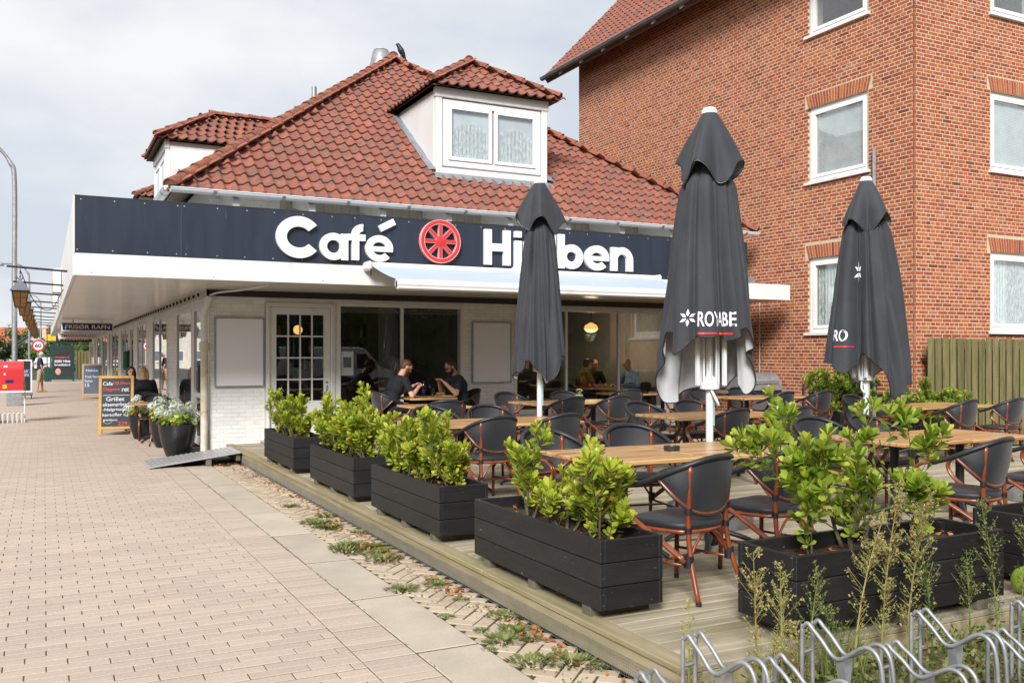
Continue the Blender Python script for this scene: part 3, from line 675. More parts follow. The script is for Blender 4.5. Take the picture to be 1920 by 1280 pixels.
def cafe_canopy():
    X0,X1,Y0=.355,12.75,13.3; Z0,Z1=2.70,2.98
    MB().box(X0+.02,X1-.02,Y0+.02,FY+.2,Z0+.012,Z1-.02).out('canopy',M_white,cafe)
    MB().box(X0+.02,FX+.2,FY+.21,YEND,Z0+.012,Z1-.02).out('canopy',M_white,cafe)
    # soffit boards: run from fascia to wall at the front, along the street at the side
    n=0
    for x in np.arange(X0+2.04,X1-.1,.62): MB().box(x,min(x+.612,X1-.03),Y0+.025,FY,Z0-.0,Z0+.0105).out('soffit_panel',M_soffit,cafe)
    b=MB()
    for y in np.arange(Y0+.03,YEND-1,.2): MB().box(X0+.03,X0+2.03,y,y+.192,Z0,Z0+.0105).out('soffit_strip',M_soffit,cafe)
    # fascia
    for a,b_ in ((X0,4.4),(4.403,8.6),(8.603,X1)): MB().box(a,b_,Y0-.02,Y0+.018,Z0-.012,Z1).out('fascia',M_white,cafe)
    MB().box(X1-.001,X1+.02,Y0-.02,FY,Z0-.012,Z1).out('fascia',M_white,cafe)
    for y in range(13,60,6): MB().box(X0-.02,X0+.018,y+.322 if y==13 else y,min(y+5.996,YEND),Z0-.012,Z1+.02).out('fascia',M_white,cafe)
    for y in range(13,60,4): MB().box(X0-.012,X0+.012,(Y0+.004) if y==13 else y,min(y+3.995,YEND),Z1+.021,3.70).out('parapet_panel',M_white,cafe)
    MB().box(X0+.02,XE,FY-.05,FY-.006,Z1,Z1+.03).out('roof_edge',M_lead,cafe)
    MB().cbox(11.75,12.0,Y0+.1,Y0+.6,Z1,Z1+.14,.01).out('roof_duct',M_zinc,cafe)
    sc=MB()
    for x in np.arange(X0+.2,X1,1.55): sc.lathe([(.009,0),(.009,.006),(.004,.008)],8,M=T((x,Y0-.02,Z0+.03))@RX(90))
    sc.out('screws',M_zinc,cafe,kind='stuff')
    # drainpipe at the corner, rusty below
    MB().tube(spline([(FX-.02,FY-.12,2.58),(FX-.05,FY-.1,2.45),(FX-.09,FY-.06,2.3),(FX-.09,FY-.06,2.0),(FX-.09,FY-.06,1.75)],5),.055,12).out('drainpipe',M_white,cafe,60)
    d=MB(); d.tube([(FX-.09,FY-.06,0),(FX-.09,FY-.06,1.74)],.06,12); d.lathe([(.06,1.7),(.078,1.72),(.078,1.84),(.06,1.85)],14,c=(FX-.09,FY-.06,0)); d.out('drainpipe_foot',M_rust,cafe,50)
    MB().tube(spline([(3.0,13.9,2.69),(2.75,14.6,2.65),(2.5,15.2,2.64),(2.38,15.4,2.6)],6),.016,6).out('cable',M_white,cafe,60)
cafe_canopy()
def hip_roof():
    ey,ez=14.3,4.12; xl,xr=1.7,12.75; ax=(xl+xr)/2; ay=20.3; az=8.5; yb=30.5
    s1=(az-ez)/(ay-ey); s2=(az-ez)/(ax-xl)
    d=.05
    roof=MB().add([(xl,ey,ez-d),(xr,ey,ez-d),(ax,ay,az-d),(ax,yb,az-d),(xl,yb,ez-d),(xr,yb,ez-d)],[(0,1,2),(0,2,3,4),(1,5,3,2)]).out('roof',M_foot,cafe)
    t=tile_mesh(); items=[]
    # front slope
    L=math.hypot(ay-ey,az-ez); cy,sz=(ay-ey)/L,(az-ez)/L; st=.322; rows=int(L/st)
    for r in range(rows+1):
        s=r*st-.05; f=s/L; a=xl+(ax-xl)*max(f,0)+.0; b=xr-(xr-ax)*max(f,0); k0=math.ceil((a-ax)/.2)
        for k in range(k0-1,int((b-ax)/.2)+1):
            x=ax+k*.2
            if x<a-.1 or x+.2>b+.1: continue
            if 6.26<x+.1<8.72 and 15.36<ey+(s+.16)*cy<17.9 : continue   # opening for the dormer
            M=basis((x,ey+s*cy,ez+s*sz-.012),(1,0,0),(0,cy,sz),(0,-sz,cy))@RZ((rng.random()-.5)*1.4)@T((0,0,rng.random()*.006))
            items.append(('t',t,M))
    pieces('roof_tile',items,roof,M_tile,300,60)
    # side slopes
    for sgn,x0 in ((1,xl),(-1,xr)):
        L=math.hypot(ax-xl,az-ez); cx,sz=(ax-xl)/L,(az-ez)/L; it=[]
        for r in range(int(L/st)+1):
            s=r*st-.05; f=max(s/L,0); y=ey+(ay-ey)*f
            while y<(yb if sgn>0 else 24):
                if not(sgn>0 and 20.8<y+.1<23.3 and 2.3<x0+cx*(s+.16)<4.6):
                    o=(x0+sgn*s*cx,y+(.2 if sgn>0 else 0),ez+s*sz-.012)
                    M=basis(o,(0,-sgn,0),(sgn*cx,0,sz),(-sgn*sz,0,cx)); it.append(('t',t,M))
                y+=.2
        pieces('side_roof_tile',it,roof,M_tile,0,60,'side_roof_tiles')
    # half round hip and ridge tiles
    def caps(p,q,n,r=.115,nm_='ridge_tile',par=roof):
        p=Vector(p);q=Vector(q); d=(q-p).normalized(); side=d.cross(Vector((0,0,1))).normalized(); up=side.cross(d); l=(q-p).length/n
        b=MB(); L2=l+.05
        b.grid(lambda u,v:((r*(1.0-.16*v))*math.cos(u*math.pi),v*L2,(r*(1.0-.16*v))*math.sin(u*math.pi)*.95-.03+.012*(1-v)),10,2)
        k=len(b.v); b.add([(r*math.cos(u*math.pi/10),.0,r*math.sin(u*math.pi/10)*.95-.018) for u in range(11)]+[((r-.018)*math.cos(u*math.pi/10),.0,(r-.018)*math.sin(u*math.pi/10)*.95-.018) for u in range(11)],[(u,u+1,12+u,11+u) for u in range(10)])
        me=b.mesh(nm_,M_ridge,70)
        for i in range(n): link(nm_,me,par,M=basis(p+d*(l*i)+up*(.02+rng.random()*.008),side,d,up)@RY((rng.random()-.5)*6))
        e=MB(); e.add([(r*math.cos(u*math.pi/10)*.95,.012,r*math.sin(u*math.pi/10)*.9-.018) for u in range(11)],[tuple(range(11))]); e.out('hip_end',M_ridge,par,M=basis(p+up*.02,side,d,up))
    caps((xl-.06,ey-.06,ez+.0),(ax,ay,az+.03),26); caps((xr+.06,ey-.06,ez),(ax,ay,az+.03),26); caps((ax,ay-.1,az+.06),(ax,yb,az+.06),28)
    # gutter with joints, brackets
    def gut(p,q,r=.068):
        p=Vector(p);q=Vector(q); d=(q-p).normalized(); s=Vector((d.y,-d.x,0)); b=MB()
        b.grid(lambda u,v:tuple(p+(q-p)*v+s*(r*math.cos(math.pi+u*math.pi))+Vector((0,0,r*math.sin(math.pi+u*math.pi)))),10,1)
        b.grid(lambda u,v:tuple(p+(q-p)*v+s*((r-.006)*math.cos(math.pi+u*math.pi))+Vector((0,0,(r-.006)*math.sin(math.pi+u*math.pi)))),10,1)
        for e in (1,-1): b.tube([p+s*(e*r),q+s*(e*r)],.009,6)
        g=b.out('gutter',M_gutter,cafe,60); L=(q-p).length
        jb=MB().grid(lambda u,v:tuple(s*((r+.006)*math.cos(math.pi+u*math.pi))+d*(v*.05)+Vector((0,0,(r+.006)*math.sin(math.pi+u*math.pi)))),10,1).mesh('gutter_joint',M_zinc,60)
        for i in np.arange(.6,L,1.02): link('gutter_joint',jb,g,loc=p+d*i)
    gut((xl-.06,ey-.09,ez-.03),(xr+.05,ey-.09,ez-.03)); gut((xl-.09,yb,ez-.03),(xl-.09,ey-.09,ez-.03))
    rb=MB().add([(-.05,0,-.10),(.05,0,-.10),(.05,0,.02),(-.05,0,.02),(-.05,1.1,.12),(.05,1.1,.12),(.05,1.1,.5),(-.05,1.1,.5),(-.05,.16,-.10),(.05,.16,-.10)],[(0,1,2,3),(0,8,9,1),(8,4,5,9),(3,2,6,7),(4,7,6,5),(1,9,5,6,2),(0,3,7,4,8)]).mesh('rafter_end',M_white)
    for x in np.arange(2.6,12.4,1.17): link('rafter_end',rb,cafe,loc=(x,ey+.02,ez-.13))
    MB().add([(xl+.02,ey+.02,ez-.075),(xr-.02,ey+.02,ez-.075),(xr-1,FY,ez+.35),(xl+1,FY,ez+.35)],[(0,1,2,3)]).out('eaves_soffit',M_wmortar,cafe)
    # dormers
    def dormer(M,w,full):
        """front plane y=0 facing -y, x from 0 to w, z from 0; the main roof climbs behind it"""
        h=1.45; pit=.66; dp=3.0
        root=MB().box(.03,w-.03,.05,dp,.0,h,M).out('dormer',M_white,cafe)
        b=MB(); 
        for x in (0,w-.12): b.cbox(x,x+.12,-.03,.06,-.15,h-.02,.006,M)
        b.cbox(-.02,w+.02,-.05,.05,h-.16,h+.02,.006,M); b.cbox(.12,w-.12,-.02,.05,-.15,.02,.005,M); b.out('corner_trim',M_white,root)
        for x in (-.018,w-.001): MB().box(x,x+.019,.06,dp,-.3,h-.1,M).out('side_panel',M_white,root)
        b=MB(); frame(b,.14,w-.14,.06,h-.18,.10,-.008,.049,M); wn=b.out('window',M_upvc,root)
        c=(w)/2
        for a,e in ((.25,c-.03),(c+.03,w-.25)):
            b=MB(); frame(b,a,e,.17,h-.29,.06,-.03,.02,M); b.out('sash',M_upvc,wn); MB().box(a+.06,e-.06,-.012,-.007,.23,h-.35,M).out('pane',M_glassu,wn)
            g=MB(); g.grid(lambda s,t:tuple(M@Vector((a+.06+s*(e-a-.12),.03+.006*math.sin(s*60),.23+t*(.66-.18*(2*s-1)**2 if True else 0)))),40,6); g.out('net_curtain',M_lace,wn,180)
        MB().box(.24,w-.24,.0495,.0498,.16,h-.28,M).out('window_recess',pm('pale_room',(.62,.68,.73),None,2,.8),wn)
        # roof of the dormer: hipped, eaves overhang
        ov=.14; a0,a1=-ov,w+ov; f0=-.2; rz=h+.05; ap=(w/2,f0+(w/2+ov),rz+(w/2+ov)*pit)
        rf=MB().add([(q[0],q[1],q[2]-.055) for q in ((a0,f0,rz),(a1,f0,rz),ap,(w/2,dp+.9,ap[2]),(a0,dp,rz),(a1,dp,rz))],[(0,1,2),(0,2,3,4),(1,5,3,2)],M).out('dormer_roof',M_foot,root)
        it=[]; Ls=math.hypot(ap[1]-f0,ap[2]-rz); cy,sz=(ap[1]-f0)/Ls,(ap[2]-rz)/Ls
        for r in range(int(Ls/.322)+1):
            s=r*.322-.05; fr=max(s/Ls,0); a=a0+(w/2-a0)*fr; b_=a1-(a1-w/2)*fr; x=w/2-math.floor((w/2-a)/.2)*.2-.2
            while x<b_-.08:
                if x>a-.1: it.append(('t',t,M@basis((x,f0+s*cy,rz+s*sz+.0),(1,0,0),(0,cy,sz),(0,-sz,cy))))
                x+=.2
        pieces('dormer_tile',it,root,M_tile,60,60)
        it=[]
        for sg,x0 in ((1,a0),(-1,a1)):
            Lx=math.hypot(w/2+ov,ap[2]-rz); cx,sz=(w/2+ov)/Lx,(ap[2]-rz)/Lx
            for r in range(int(Lx/.322)+1):
                s=r*.322-.05; y=f0+(ap[1]-f0)*max(s/Lx,0)
                while y<dp+.6:
                    it.append(('t',t,M@basis((x0+sg*s*cx,y+(.2 if sg>0 else 0),rz+s*sz),(0,-sg,0),(sg*cx,0,sz),(-sg*sz,0,cx)))); y+=.2
        pieces('dormer_tile',it,root,M_tile,60 if not full else 0,60,'dormer_side_tiles')
        P=lambda q:tuple(M@Vector(q))
        caps(P((a0-.03,f0-.03,rz+.02)),P((ap[0],ap[1],ap[2]+.04)),5,.1,'dormer_ridge_tile',root); caps(P((a1+.03,f0-.03,rz+.02)),P((ap[0],ap[1],ap[2]+.04)),5,.1,'dormer_ridge_tile',root); caps(P((ap[0],ap[1]-.05,ap[2]+.06)),P((w/2,dp+.7,ap[2]+.06)),9,.1,'dormer_ridge_tile',root)
        # lead apron and valley strips
        b=MB(); b.grid(lambda u,v:tuple(M@Vector((-.08+u*(w+.16),-.03-.17*v,-.08-.14*v+.012*math.sin(u*w*31)*v))),90,3); b.out('lead_apron',M_lead,root,180)
        return root
    ml=T((6.31,15.42,5.02)); dormer(ml,2.30,True)
    ss=s1
    for x,sg in ((6.31-.012,-1),(6.31+2.30+.012,1)):
        b=MB(); b.grid(lambda u,v:(x+sg*(.13*v),15.38+u*1.95,ez+(15.38+u*1.95-ey)*ss+.085-.02*v+.008*math.sin(u*23)),20,2); b.out('lead_valley',M_lead,cafe,180)
    # street side dormer on the left slope
    m2=basis((2.35,23.2,4.78),(0,-1,0),(1,0,0),(0,0,1)); dormer(m2,2.3,False)
    # steel flue and pipe
    fl=MB(); fl.lathe([(.18,0),(.18,.55),(.27,.72),(.27,.78),(.20,1.12),(.17,1.14)],20); fl.lathe([(.005,1.15),(.17,1.15),(.17,1.16),(.005,1.17)],20); fl.out('steel_flue',M_zinc,cafe,50,loc=(ax-.02,ay+.75,az-.72))
    MB().tube([(5.7,ay+1.2,az-1.6),(5.7,ay+1.2,az-.52)],.06,10).out('vent_pipe',M_zinc,cafe,60)
hip_roof()
# ================================================================ sign board, letters, wheel
def cafe_sign():
    Y=13.28; s=thing('cafe_sign','long dark blue sign board reading Café Hjulben in white letters','sign',(.355,Y,2.98))
    seams=[0,1.32,3.75,6.2,8.65,11.35]
    for a,b in zip(seams,seams[1:]):
        p=MB().box(a+.002,b-.002,-.004,.02,0,.74).out('panel',M_navy,s)
        g=MB()
        for x in np.arange(a+.06,b,.405): 
            for z in (.04,.70): g.lathe([(.010,0),(.010,.004),(.004,.007)],8,M=T((x+(rng.random()-.5)*.06,-.004,z))@RX(90))
        g.out('rivets',M_zinc,p,kind='stuff')
    MB().box(-.02,.0,-.005,.03,-.002,.745).out('end_trim',M_white,s)
    MB().box(0,11.35,-.006,.03,.741,.757).out('top_trim',M_dark,s)
    fr=MB(); 
    for x in np.arange(.5,11.3,1.2): fr.box(x,x+.05,.021,.5,0,.05); fr.tube([(x+.025,.03,.7),(x+.025,.6,.03)],.02,6)
    fr.out('strut',M_zinc,s)
    # letters: (char, x0, x1, z0, z1) in sign space, from the lettering on the board
    def arc(b,cx,cz,rx,rz,t,a0,a1,k,n=30):
        Z0,Z1=-.005,-.07-k*.0009; full=abs(a1-a0)>=360
        v=[];m=n+1
        for i in range(m):
            a=R(a0+(a1-a0)*i/n); c,s_=math.cos(a),math.sin(a)
            for (q,r) in ((rx,rz),(rx-t,rz-t)):
                for y in (Z0,Z1): v.append((cx+q*c,y,cz+r*s_))
        f=[]
        for i in range(n):
            p,q=i*4,(i+1)*4; f+=[(p+1,p+3,q+3,q+1),(p,q,q+1,p+1),(p+2,p+3,q+3,q+2)]
        if not full: f+=[(0,1,3,2),(4*n,4*n+2,4*n+3,4*n+1)]
        b.add(v,f)
    def bar(b,x0,x1,z0,z1,k): b.box(x0,x1,-.07-k*.0009,-.005,z0,z1)
    def glyph(ch,x0,x1,z0,z1,t):
        b=MB(); w,h=x1-x0,z1-z0; cx,cz=(x0+x1)/2,(z0+z1)/2
        if ch=='C': arc(b,x0+w*.53,cz,w*.53,h/2,t,38,322,0)
        elif ch=='a': arc(b,x0+w*.48,cz,w*.48,h/2,t,0,360,0); bar(b,x1-t,x1,z0+.006,z1-.006,1)
        elif ch=='b': arc(b,x1-w*.46,z0+.205,w*.46,.205,t,0,360,0); bar(b,x0,x0+t,z0+.004,z1,1)
        elif ch=='e': arc(b,cx,cz,w/2,h/2,t,-2,318,0); bar(b,x0+t*.6,x1-.004,cz-.045,cz+.03,1)
        elif ch=='f': bar(b,x0+.07,x0+.07+t,z0,z1-.16,1); arc(b,x0+.07+.165,z1-.165,.165,.165,t,88,180,0); bar(b,x0,x1,z1-.25,z1-.155,2)
        elif ch=='H': bar(b,x0,x0+t,z0,z1,1); bar(b,x1-t,x1,z0,z1,2); bar(b,x0+t*.5,x1-t*.5,cz-.06,cz+.06,0)
        elif ch=='j': bar(b,x1-t,x1,z0+.1,z1-.155,1); bar(b,x1-t,x1,z1-.10,z1,2); arc(b,x1-.16,z0+.16,.16,.16,t,270,360,0)
        elif ch=='l': bar(b,x0,x1,z0,z1,0)
        elif ch=='n': bar(b,x0,x0+t,z0,z1-.006,1); arc(b,cx,z1-w/2,w/2,w/2,t,0,180,0); bar(b,x1-t,x1,z0,z1-w/2+.01,2)
        elif ch=='u': bar(b,x1-t,x1,z0+.006,z1,1); arc(b,cx,z0+w/2,w/2,w/2,t,180,360,0); bar(b,x0,x0+t,z0+w/2-.01,z1,2)
        return b
    L=[('C',2.60,3.22,.06,.665,.150),('a',3.235,3.66,.055,.455,.104),('f',3.65,3.925,.07,.61,.108),('e',3.93,4.36,.06,.46,.102),
       ('H',5.90,6.36,.10,.665,.122),('j',6.39,6.56,-.05,.665,.12),('u',6.61,7.02,.10,.51,.12),('l',7.07,7.20,.10,.665,.12),('b',7.25,7.73,.095,.665,.12),('e',7.77,8.25,.09,.515,.12),('n',8.30,8.74,.10,.51,.12)]
    for ch,x0,x1,z0,z1,t in L: glyph(ch,x0,x1,z0,z1,t).out('letter',M_letter,s)
    MB().cbox(-.13,.13,-.07,-.006,-.05,.05,.004,T((4.27,0,.62))@RY(-28)).out('letter_accent',M_letter,s)
    # wheel emblem: rim, hub, eight spokes with pale edges
    W=T((5.13,-.006,.42)); r=.335
    def ring(r0,r1,d0,d1,n=48):
        b=MB(); 
        for k in range(n):
            a,c=2*math.pi*k/n,2*math.pi*(k+1)/n
            q=[(rr*math.cos(t),d,rr*math.sin(t)) for t in (a,c) for rr in (r0,r1) for d in (d0,d1)]
            b.add(q,[(0,2,6,4),(1,5,7,3),(0,4,5,1),(2,3,7,6)],W)
        return b
    w=ring(r-.065,r,-.085,0).out('wheel_rim',M_red,s); 
    e=ring(r-.008,r+.003,-.088,-.02); e.join(ring(r-.070,r-.062,-.088,-.02)); e.out('wheel_edge',M_redrim,w)
    h=MB().lathe([(.085,0),(.085,.082),(.075,.088)],24,M=W@RX(90)); h.out('wheel_hub',M_red,s,40)
    for k in range(8):
        Mk=W@Matrix.Rotation(k*math.pi/4,4,'Y'); sp=MB().box(.07,r-.05,-.078,0,-.024,.024,Mk).out('wheel_spoke',M_red,s)
        x=MB(); x.box(.08,r-.06,-.082,-.01,-.028,-.0245,Mk); x.box(.08,r-.06,-.082,-.01,.0245,.028,Mk); x.out('spoke_edge',M_redrim,sp)
cafe_sign()
def awning():
    a=thing('awning','white retractable awning with rounded front bar under the café sign','awning',(4.31,13.2,2.7)); L=5.2
    cl=pm('awning_cloth',(.42,.49,.62),(.39,.46,.59),2,.8,.1,200,.2)
    MB().grid(lambda u,v:(.03+u*(L-.06),-.06-1.16*v,.28-.30*v-.05*math.sin(v*math.pi)*.4+.004*math.sin(u*40)),30,8).out('cloth',cl,a,180)
    b=MB(); b.cbox(0,L,-.17,.06,.23,.315,.02); b.out('cassette',M_white,a); MB().cbox(-.06,.02,-.2,.08,.19,.33,.03).out('end_bracket',M_white,a); MB().cbox(L-.02,L+.06,-.2,.08,.19,.33,.03).out('end_bracket',M_white,a)
    b=MB(); b.tube([(0,-1.25,-.075),(L,-1.25,-.075)],.062,14); b.cbox(0,L,-1.30,-1.2,-.16,-.02,.02); b.out('front_bar',M_white,a,40)
    for x in (.35,L-.35): MB().tube([(x,-.1,.2),(x+(.5 if x<1 else -.5),-.65,.06),(x,-1.22,-.05)],.022,8).out('folding_arm',M_polew,a,60)
    MB().tube([(.01,-.12,.2),(.01,-.12,.12)],.008,6).out('crank_eye',M_black,a)
awning()
for i,(x0,x1,lb) in enumerate([(2.47,3.26,'blank white menu board on the corner pier left of the café door'),(7.06,7.87,'blank white menu board on the brick pier between café windows')]):
    w=thing('menu_board',lb,'menu board',((x0+x1)/2,FY-.008,1.68),group='blank menu boards'); h=(x1-x0)/2
    MB().cbox(-h+.015,h-.015,-.03,0,-.55,.56,.003).out('panel',M_board,w)
    b=MB(); frame(b,-h,h,-.565,.575,.02,-.04,.0,Matrix.Identity(4)); b.out('frame',M_zinc,w)
# ================================================================ street side of the café
def letterbox():
    o=thing('letter_box','small black letter box on the corner beside the drainpipe','letter box',(FX-.02,FY+.26,1.05)); MB().cbox(-.13,0,-.07,.13,0,.42,.012).out('body',M_black,o); MB().cbox(-.134,-.129,-.03,.09,.33,.39,.001).out('name_plate',M_zinc,o)
letterbox()
def wheel_ramp():
    # from the edge of the terrace down to the paving
    r=thing('wheelchair_ramp','ribbed aluminium ramp leaning on the terrace edge near the corner','ramp',(2.63,14.55,0)); ang=math.atan2(.16,1.28); M=Matrix.Rotation(ang,4,'Y')@T((0,0,0)); M=T((0,0,.188))@Matrix.Rotation(-ang,4,'Y')
    MB().cbox(-1.3,0,-.45,.45,-.02,0,.004,M).out('plate',M_alu,r)
    for x in np.arange(-1.29,-.06,.075): MB().box(x,x+.035,-.44,.44,.0005,.009,M).out('rib',M_alu,r)
    for s in (-.43,.37): MB().cbox(-.5,-.42,s,s+.06,0,.115,.004).out('support_block',M_foot,r)
    MB().cbox(-.06,-.0,-.4,.44,.05,.15,.004).out('support_beam',M_foot,r)
wheel_ramp()
def lamps():
    t=thing('hanging_lantern','x','lantern',(-.53,16.6,3.0),group='amber lanterns along the canopy')
    MB().tube([(0,0,.05),(.87,0,.0)],.018,8).out('arm',M_black,t); b=MB()
    for i in range(5): b.tube([(.19+.011*math.cos(a)*(i%2),.011*math.cos(a)*((i+1)%2),-.01-i*.034+.02*math.sin(a)) for a in np.linspace(0,6.0,7)],.0035,4)
    b.tube([(.19,0,.05),(.19,0,-.17)],.004,4); b.out('chain',M_black,t)
    b=MB(); M=T((.19,0,-.36))@RZ(45)
    b.lathe([(.02,.22),(.03,.19),(.035,.18),(.205,.03),(.205,.022)],4,M=M); b.out('hood',M_ggut,t)
    b=MB(); b.lathe([(.10,-.24),(.16,.02)],4,M=M); g=b.out('glass',M_amber,t)
    b=MB()
    for k in range(4):
        a=k*math.pi/2; c,s=math.cos(a),math.sin(a); c2,s2=math.cos(a+math.pi/2),math.sin(a+math.pi/2)
        b.tube([M@Vector((.165*c,.165*s,.02)),M@Vector((.103*c,.103*s,-.24))],.008,5); b.tube([M@Vector((.135*c,.135*s,-.09)),M@Vector((.135*c2,.135*s2,-.09))],.005,5); b.tube([M@Vector((.103*c,.103*s,-.24)),M@Vector((.103*c2,.103*s2,-.24))],.008,5)
        b.tube([M@Vector((.082*(c+c2),.082*(s+s2),.02)),M@Vector((.052*(c+c2),.052*(s+s2),-.24))],.005,5)
        b.tube(spline([M@Vector((.02*c,.02*s,.2)),M@Vector((.06*c,.06*s,.235)),M@Vector((.07*c,.07*s,.205))],3),.006,5)
    b.out('cage',M_black,t)
    lab=['amber lantern hanging from the canopy corner, first of the row','amber lantern in the canopy row, second from the café corner','amber lantern in the canopy row, third from the café corner']
    t['label']=lab[0]
    for i in range(1,10): dup(t,(-.53,16.6+i*3.35+(rng.random()-.5)*.2,3.0-.004*i),0,'amber lantern in the canopy row, %s from the café corner'%['first','second','third','fourth','fifth','sixth','seventh','eighth','ninth','tenth'][i])
    # loose cable between the first lanterns
    MB().tube(spline([(-.34,16.6,2.99),(-.15,17.5,2.55),(.1,18.5,2.45),(.34,20,2.93)],7),.008,5).out('lantern_cable',M_black,None,label='thin black cable sagging between the first lantern arms',cat='cable')
lamps()
def hanging_sign(y,z,x0,x1,h,face,words,col,lb,edge=None):
    o=thing('hanging_shop_sign',lb,'sign',((x0+x1)/2,y,z)); w=(x1-x0)/2
    MB().cbox(-w,w,-.05,.05,0,h,.004).out('box',edge or M_white,o); MB().box(-w+.03,w-.03,-.054,-.0505,.03,h-.03).out('face',face,o)
    M=basis((0,-.057,0),(1,0,0),(0,0,1),(0,-1,0)); text(words,-w*.86,w*.86,h*.46,M@T((0,h*.27,0)),col,o,off=.01,ext=.002)
    for x in (-w*.55,w*.55): MB().tube([(x,0,h),(x,0,2.705-z)],.012,6).out('hanger',M_black,o)
hanging_sign(31.3,2.36,.47,1.93,.27,M_blue,'FRISØR RAFN',M_cream,'blue hanging sign with cream FRISØR RAFN lettering')
hanging_sign(36.5,2.38,.5,1.95,.17,M_white,'EJENDOMSKONTOR',M_black,'white hanging sign with black EJENDOMSKONTOR lettering',M_zinc)
hanging_sign(41.5,2.28,.5,2.0,.24,M_white,'SMØRREBRØD',M_red,'white hanging sign with red SMØRREBRØD lettering')
hanging_sign(47.5,2.22,.5,2.0,.28,M_black,'FRISØR',M_cream,'black hanging sign with cream FRISØR lettering',M_black)

def wall_signs():
    for (y,z0,z1,x,mt,lb) in ((22.5,2.99,3.5,.16,M_white,'white projecting box sign on the street side of the canopy'),(27.5,2.95,3.62,.14,M_red,'thin red edged projecting sign on the canopy')):
        o=thing('projecting_sign',lb,'sign',(.33,y,z0)); MB().cbox(-x,0,-.4,.4,0,z1-z0,.01).out('box',M_white if mt is M_white else M_white,o); MB().box(-x-.004,-x+.001,-.4,.4,0,z1-z0).out('face',mt,o)
        MB().tube([(0,0,.1),(.05,0,.1)],.02,6).out('bracket',M_black,o)
wall_signs()
def aboard(loc,rz,w,h,frm,brd,lines,lb,name='chalkboard_sign'):
    o=thing(name,lb,'chalkboard',loc,rz); tl=R(11)
    for s,nm_ in ((-1,'front_leaf'),(1,'rear_leaf')):
        M=T((0,0,h*.985))@Matrix.Rotation(-s*tl if s<0 else tl,4,'X') if False else T((0,s*.01,h*.99))@Matrix.Rotation(s*tl,4,'X')
        b=MB(); fw=.055
        b.cbox(-w/2,-w/2+fw,-.012,.012,-h*1.005,0,.003,M); b.cbox(w/2-fw,w/2,-.012,.012,-h*1.005,0,.003,M); b.cbox(-w/2+fw,w/2-fw,-.011,.011,-fw,0,.003,M); b.cbox(-w/2+fw,w/2-fw,-.011,.011,-h*.86-fw,-h*.86,.003,M)
        p=b.out(nm_,frm,o)
        MB().box(-w/2+fw,w/2-fw,-.004,.006,-h*.86,-fw,M).out('board',brd,p)
        if s<0:
            K=M@basis((0,-.0065,0),(1,0,0),(0,0,1),(0,-1,0)); iw=w/2-fw-.02
            for (tx,a,b_,zt,hh,mt) in lines: text(tx,-iw+a*2*iw,-iw+b_*2*iw,hh,K@T((0,-zt*h,0))@RZ((rng.random()-.5)*2.5),mt,p,off=.012,ext=.001)
            if len(lines)>4:
                MB().box(-iw,iw,-.0075,-.0045,-.335*h,-.328*h,M).out('chalk_line',M_cw,p)
                MB().tube([M@Vector((-iw*.62+.085*math.cos(a),-.0065,-.80*h+.05*math.sin(a)*1.1+.045)) for a in np.linspace(math.pi*1.02,math.pi*1.98,10)],.0035,4).out('chalk_smile',M_cw,p)
    return o
aboard((1.33,20.55,0),R(-6),.66,1.22,M_yw,M_chalk,[('Cafe',.0,.36,.165,.075,M_cw),('HJUlben',.38,1,.165,.08,M_cr),('Dagens',.02,.62,.27,.085,M_cr),('ret',.70,.97,.27,.08,M_cw),('Grillet',.12,.8,.43,.085,M_cw),('oksemørbrad',.0,.97,.52,.08,M_cw),('-Nalgrisauce',.0,.97,.61,.08,M_cw),('kartofler og',.0,.97,.70,.08,M_cw),('grønitture.',.02,.55,.775,.055,M_cw),('229,',.56,.96,.85,.085,M_cr)],'black chalkboard in yellow wooden frame with handwritten menu and price 229')
aboard((1.62,37.6,0),R(-4),.72,1.3,M_pinkw,M_chalkg,[('Hakke',.1,.8,.22,.09,M_cw),('Frisk Sauce',.05,.95,.4,.09,M_cw),('Salat',.02,.5,.52,.08,M_cw),('15',.04,.3,.66,.13,M_cw)],'grey chalkboard in pale wooden frame farther along the shopfronts')
def street_pot(loc,rz,lb,r=.30,h=.5):
    o=thing('flower_pot',lb,'flower pot',loc,rz,'black flower pots by the shopfront'); MB().lathe([(r*.55,0),(r*.62,.02),(r*.86,h*.45),(r*.99,h*.9),(r*1.02,h),(r*.95,h),(r*.9,h*.88)],28).out('pot',M_pot,o,50)
    MB().lathe([(.0,h*.86),(r*.92,h*.88)],20,cap=False).out('soil',M_soil,o)
    lf=MB(); pt=MB(); rg=random.Random(hash(lb)%999)
    for i in range(12):
        a=rg.random()*6.28; q=r*(.25+.95*rg.random()); c=Vector((q*math.cos(a),q*math.sin(a),h+.06+.26*(1-(q/r)**2*.5)*rg.random()+.04)); rr=.07+.035*rg.random()
        for k in range(70):
            d=Vector((rg.gauss(0,1),rg.gauss(0,1),rg.gauss(0,1)+.3)).normalized(); p=c+d*rr; leaf_card(pt,p,d,.022+.008*rg.random(),rg)
    for i in range(120):
        a=rg.random()*6.28; q=r*(.2+1.05*rg.random()); p=Vector((q*math.cos(a),q*math.sin(a),h+.0+.16*rg.random())); d=Vector((math.cos(a),math.sin(a),.5+rg.random())).normalized(); leaf_card(lf,p,d,.055,rg)
    lf.out('foliage',M_leafg,o,kind='stuff'); pt.out('blossom',M_petal,o,kind='stuff')
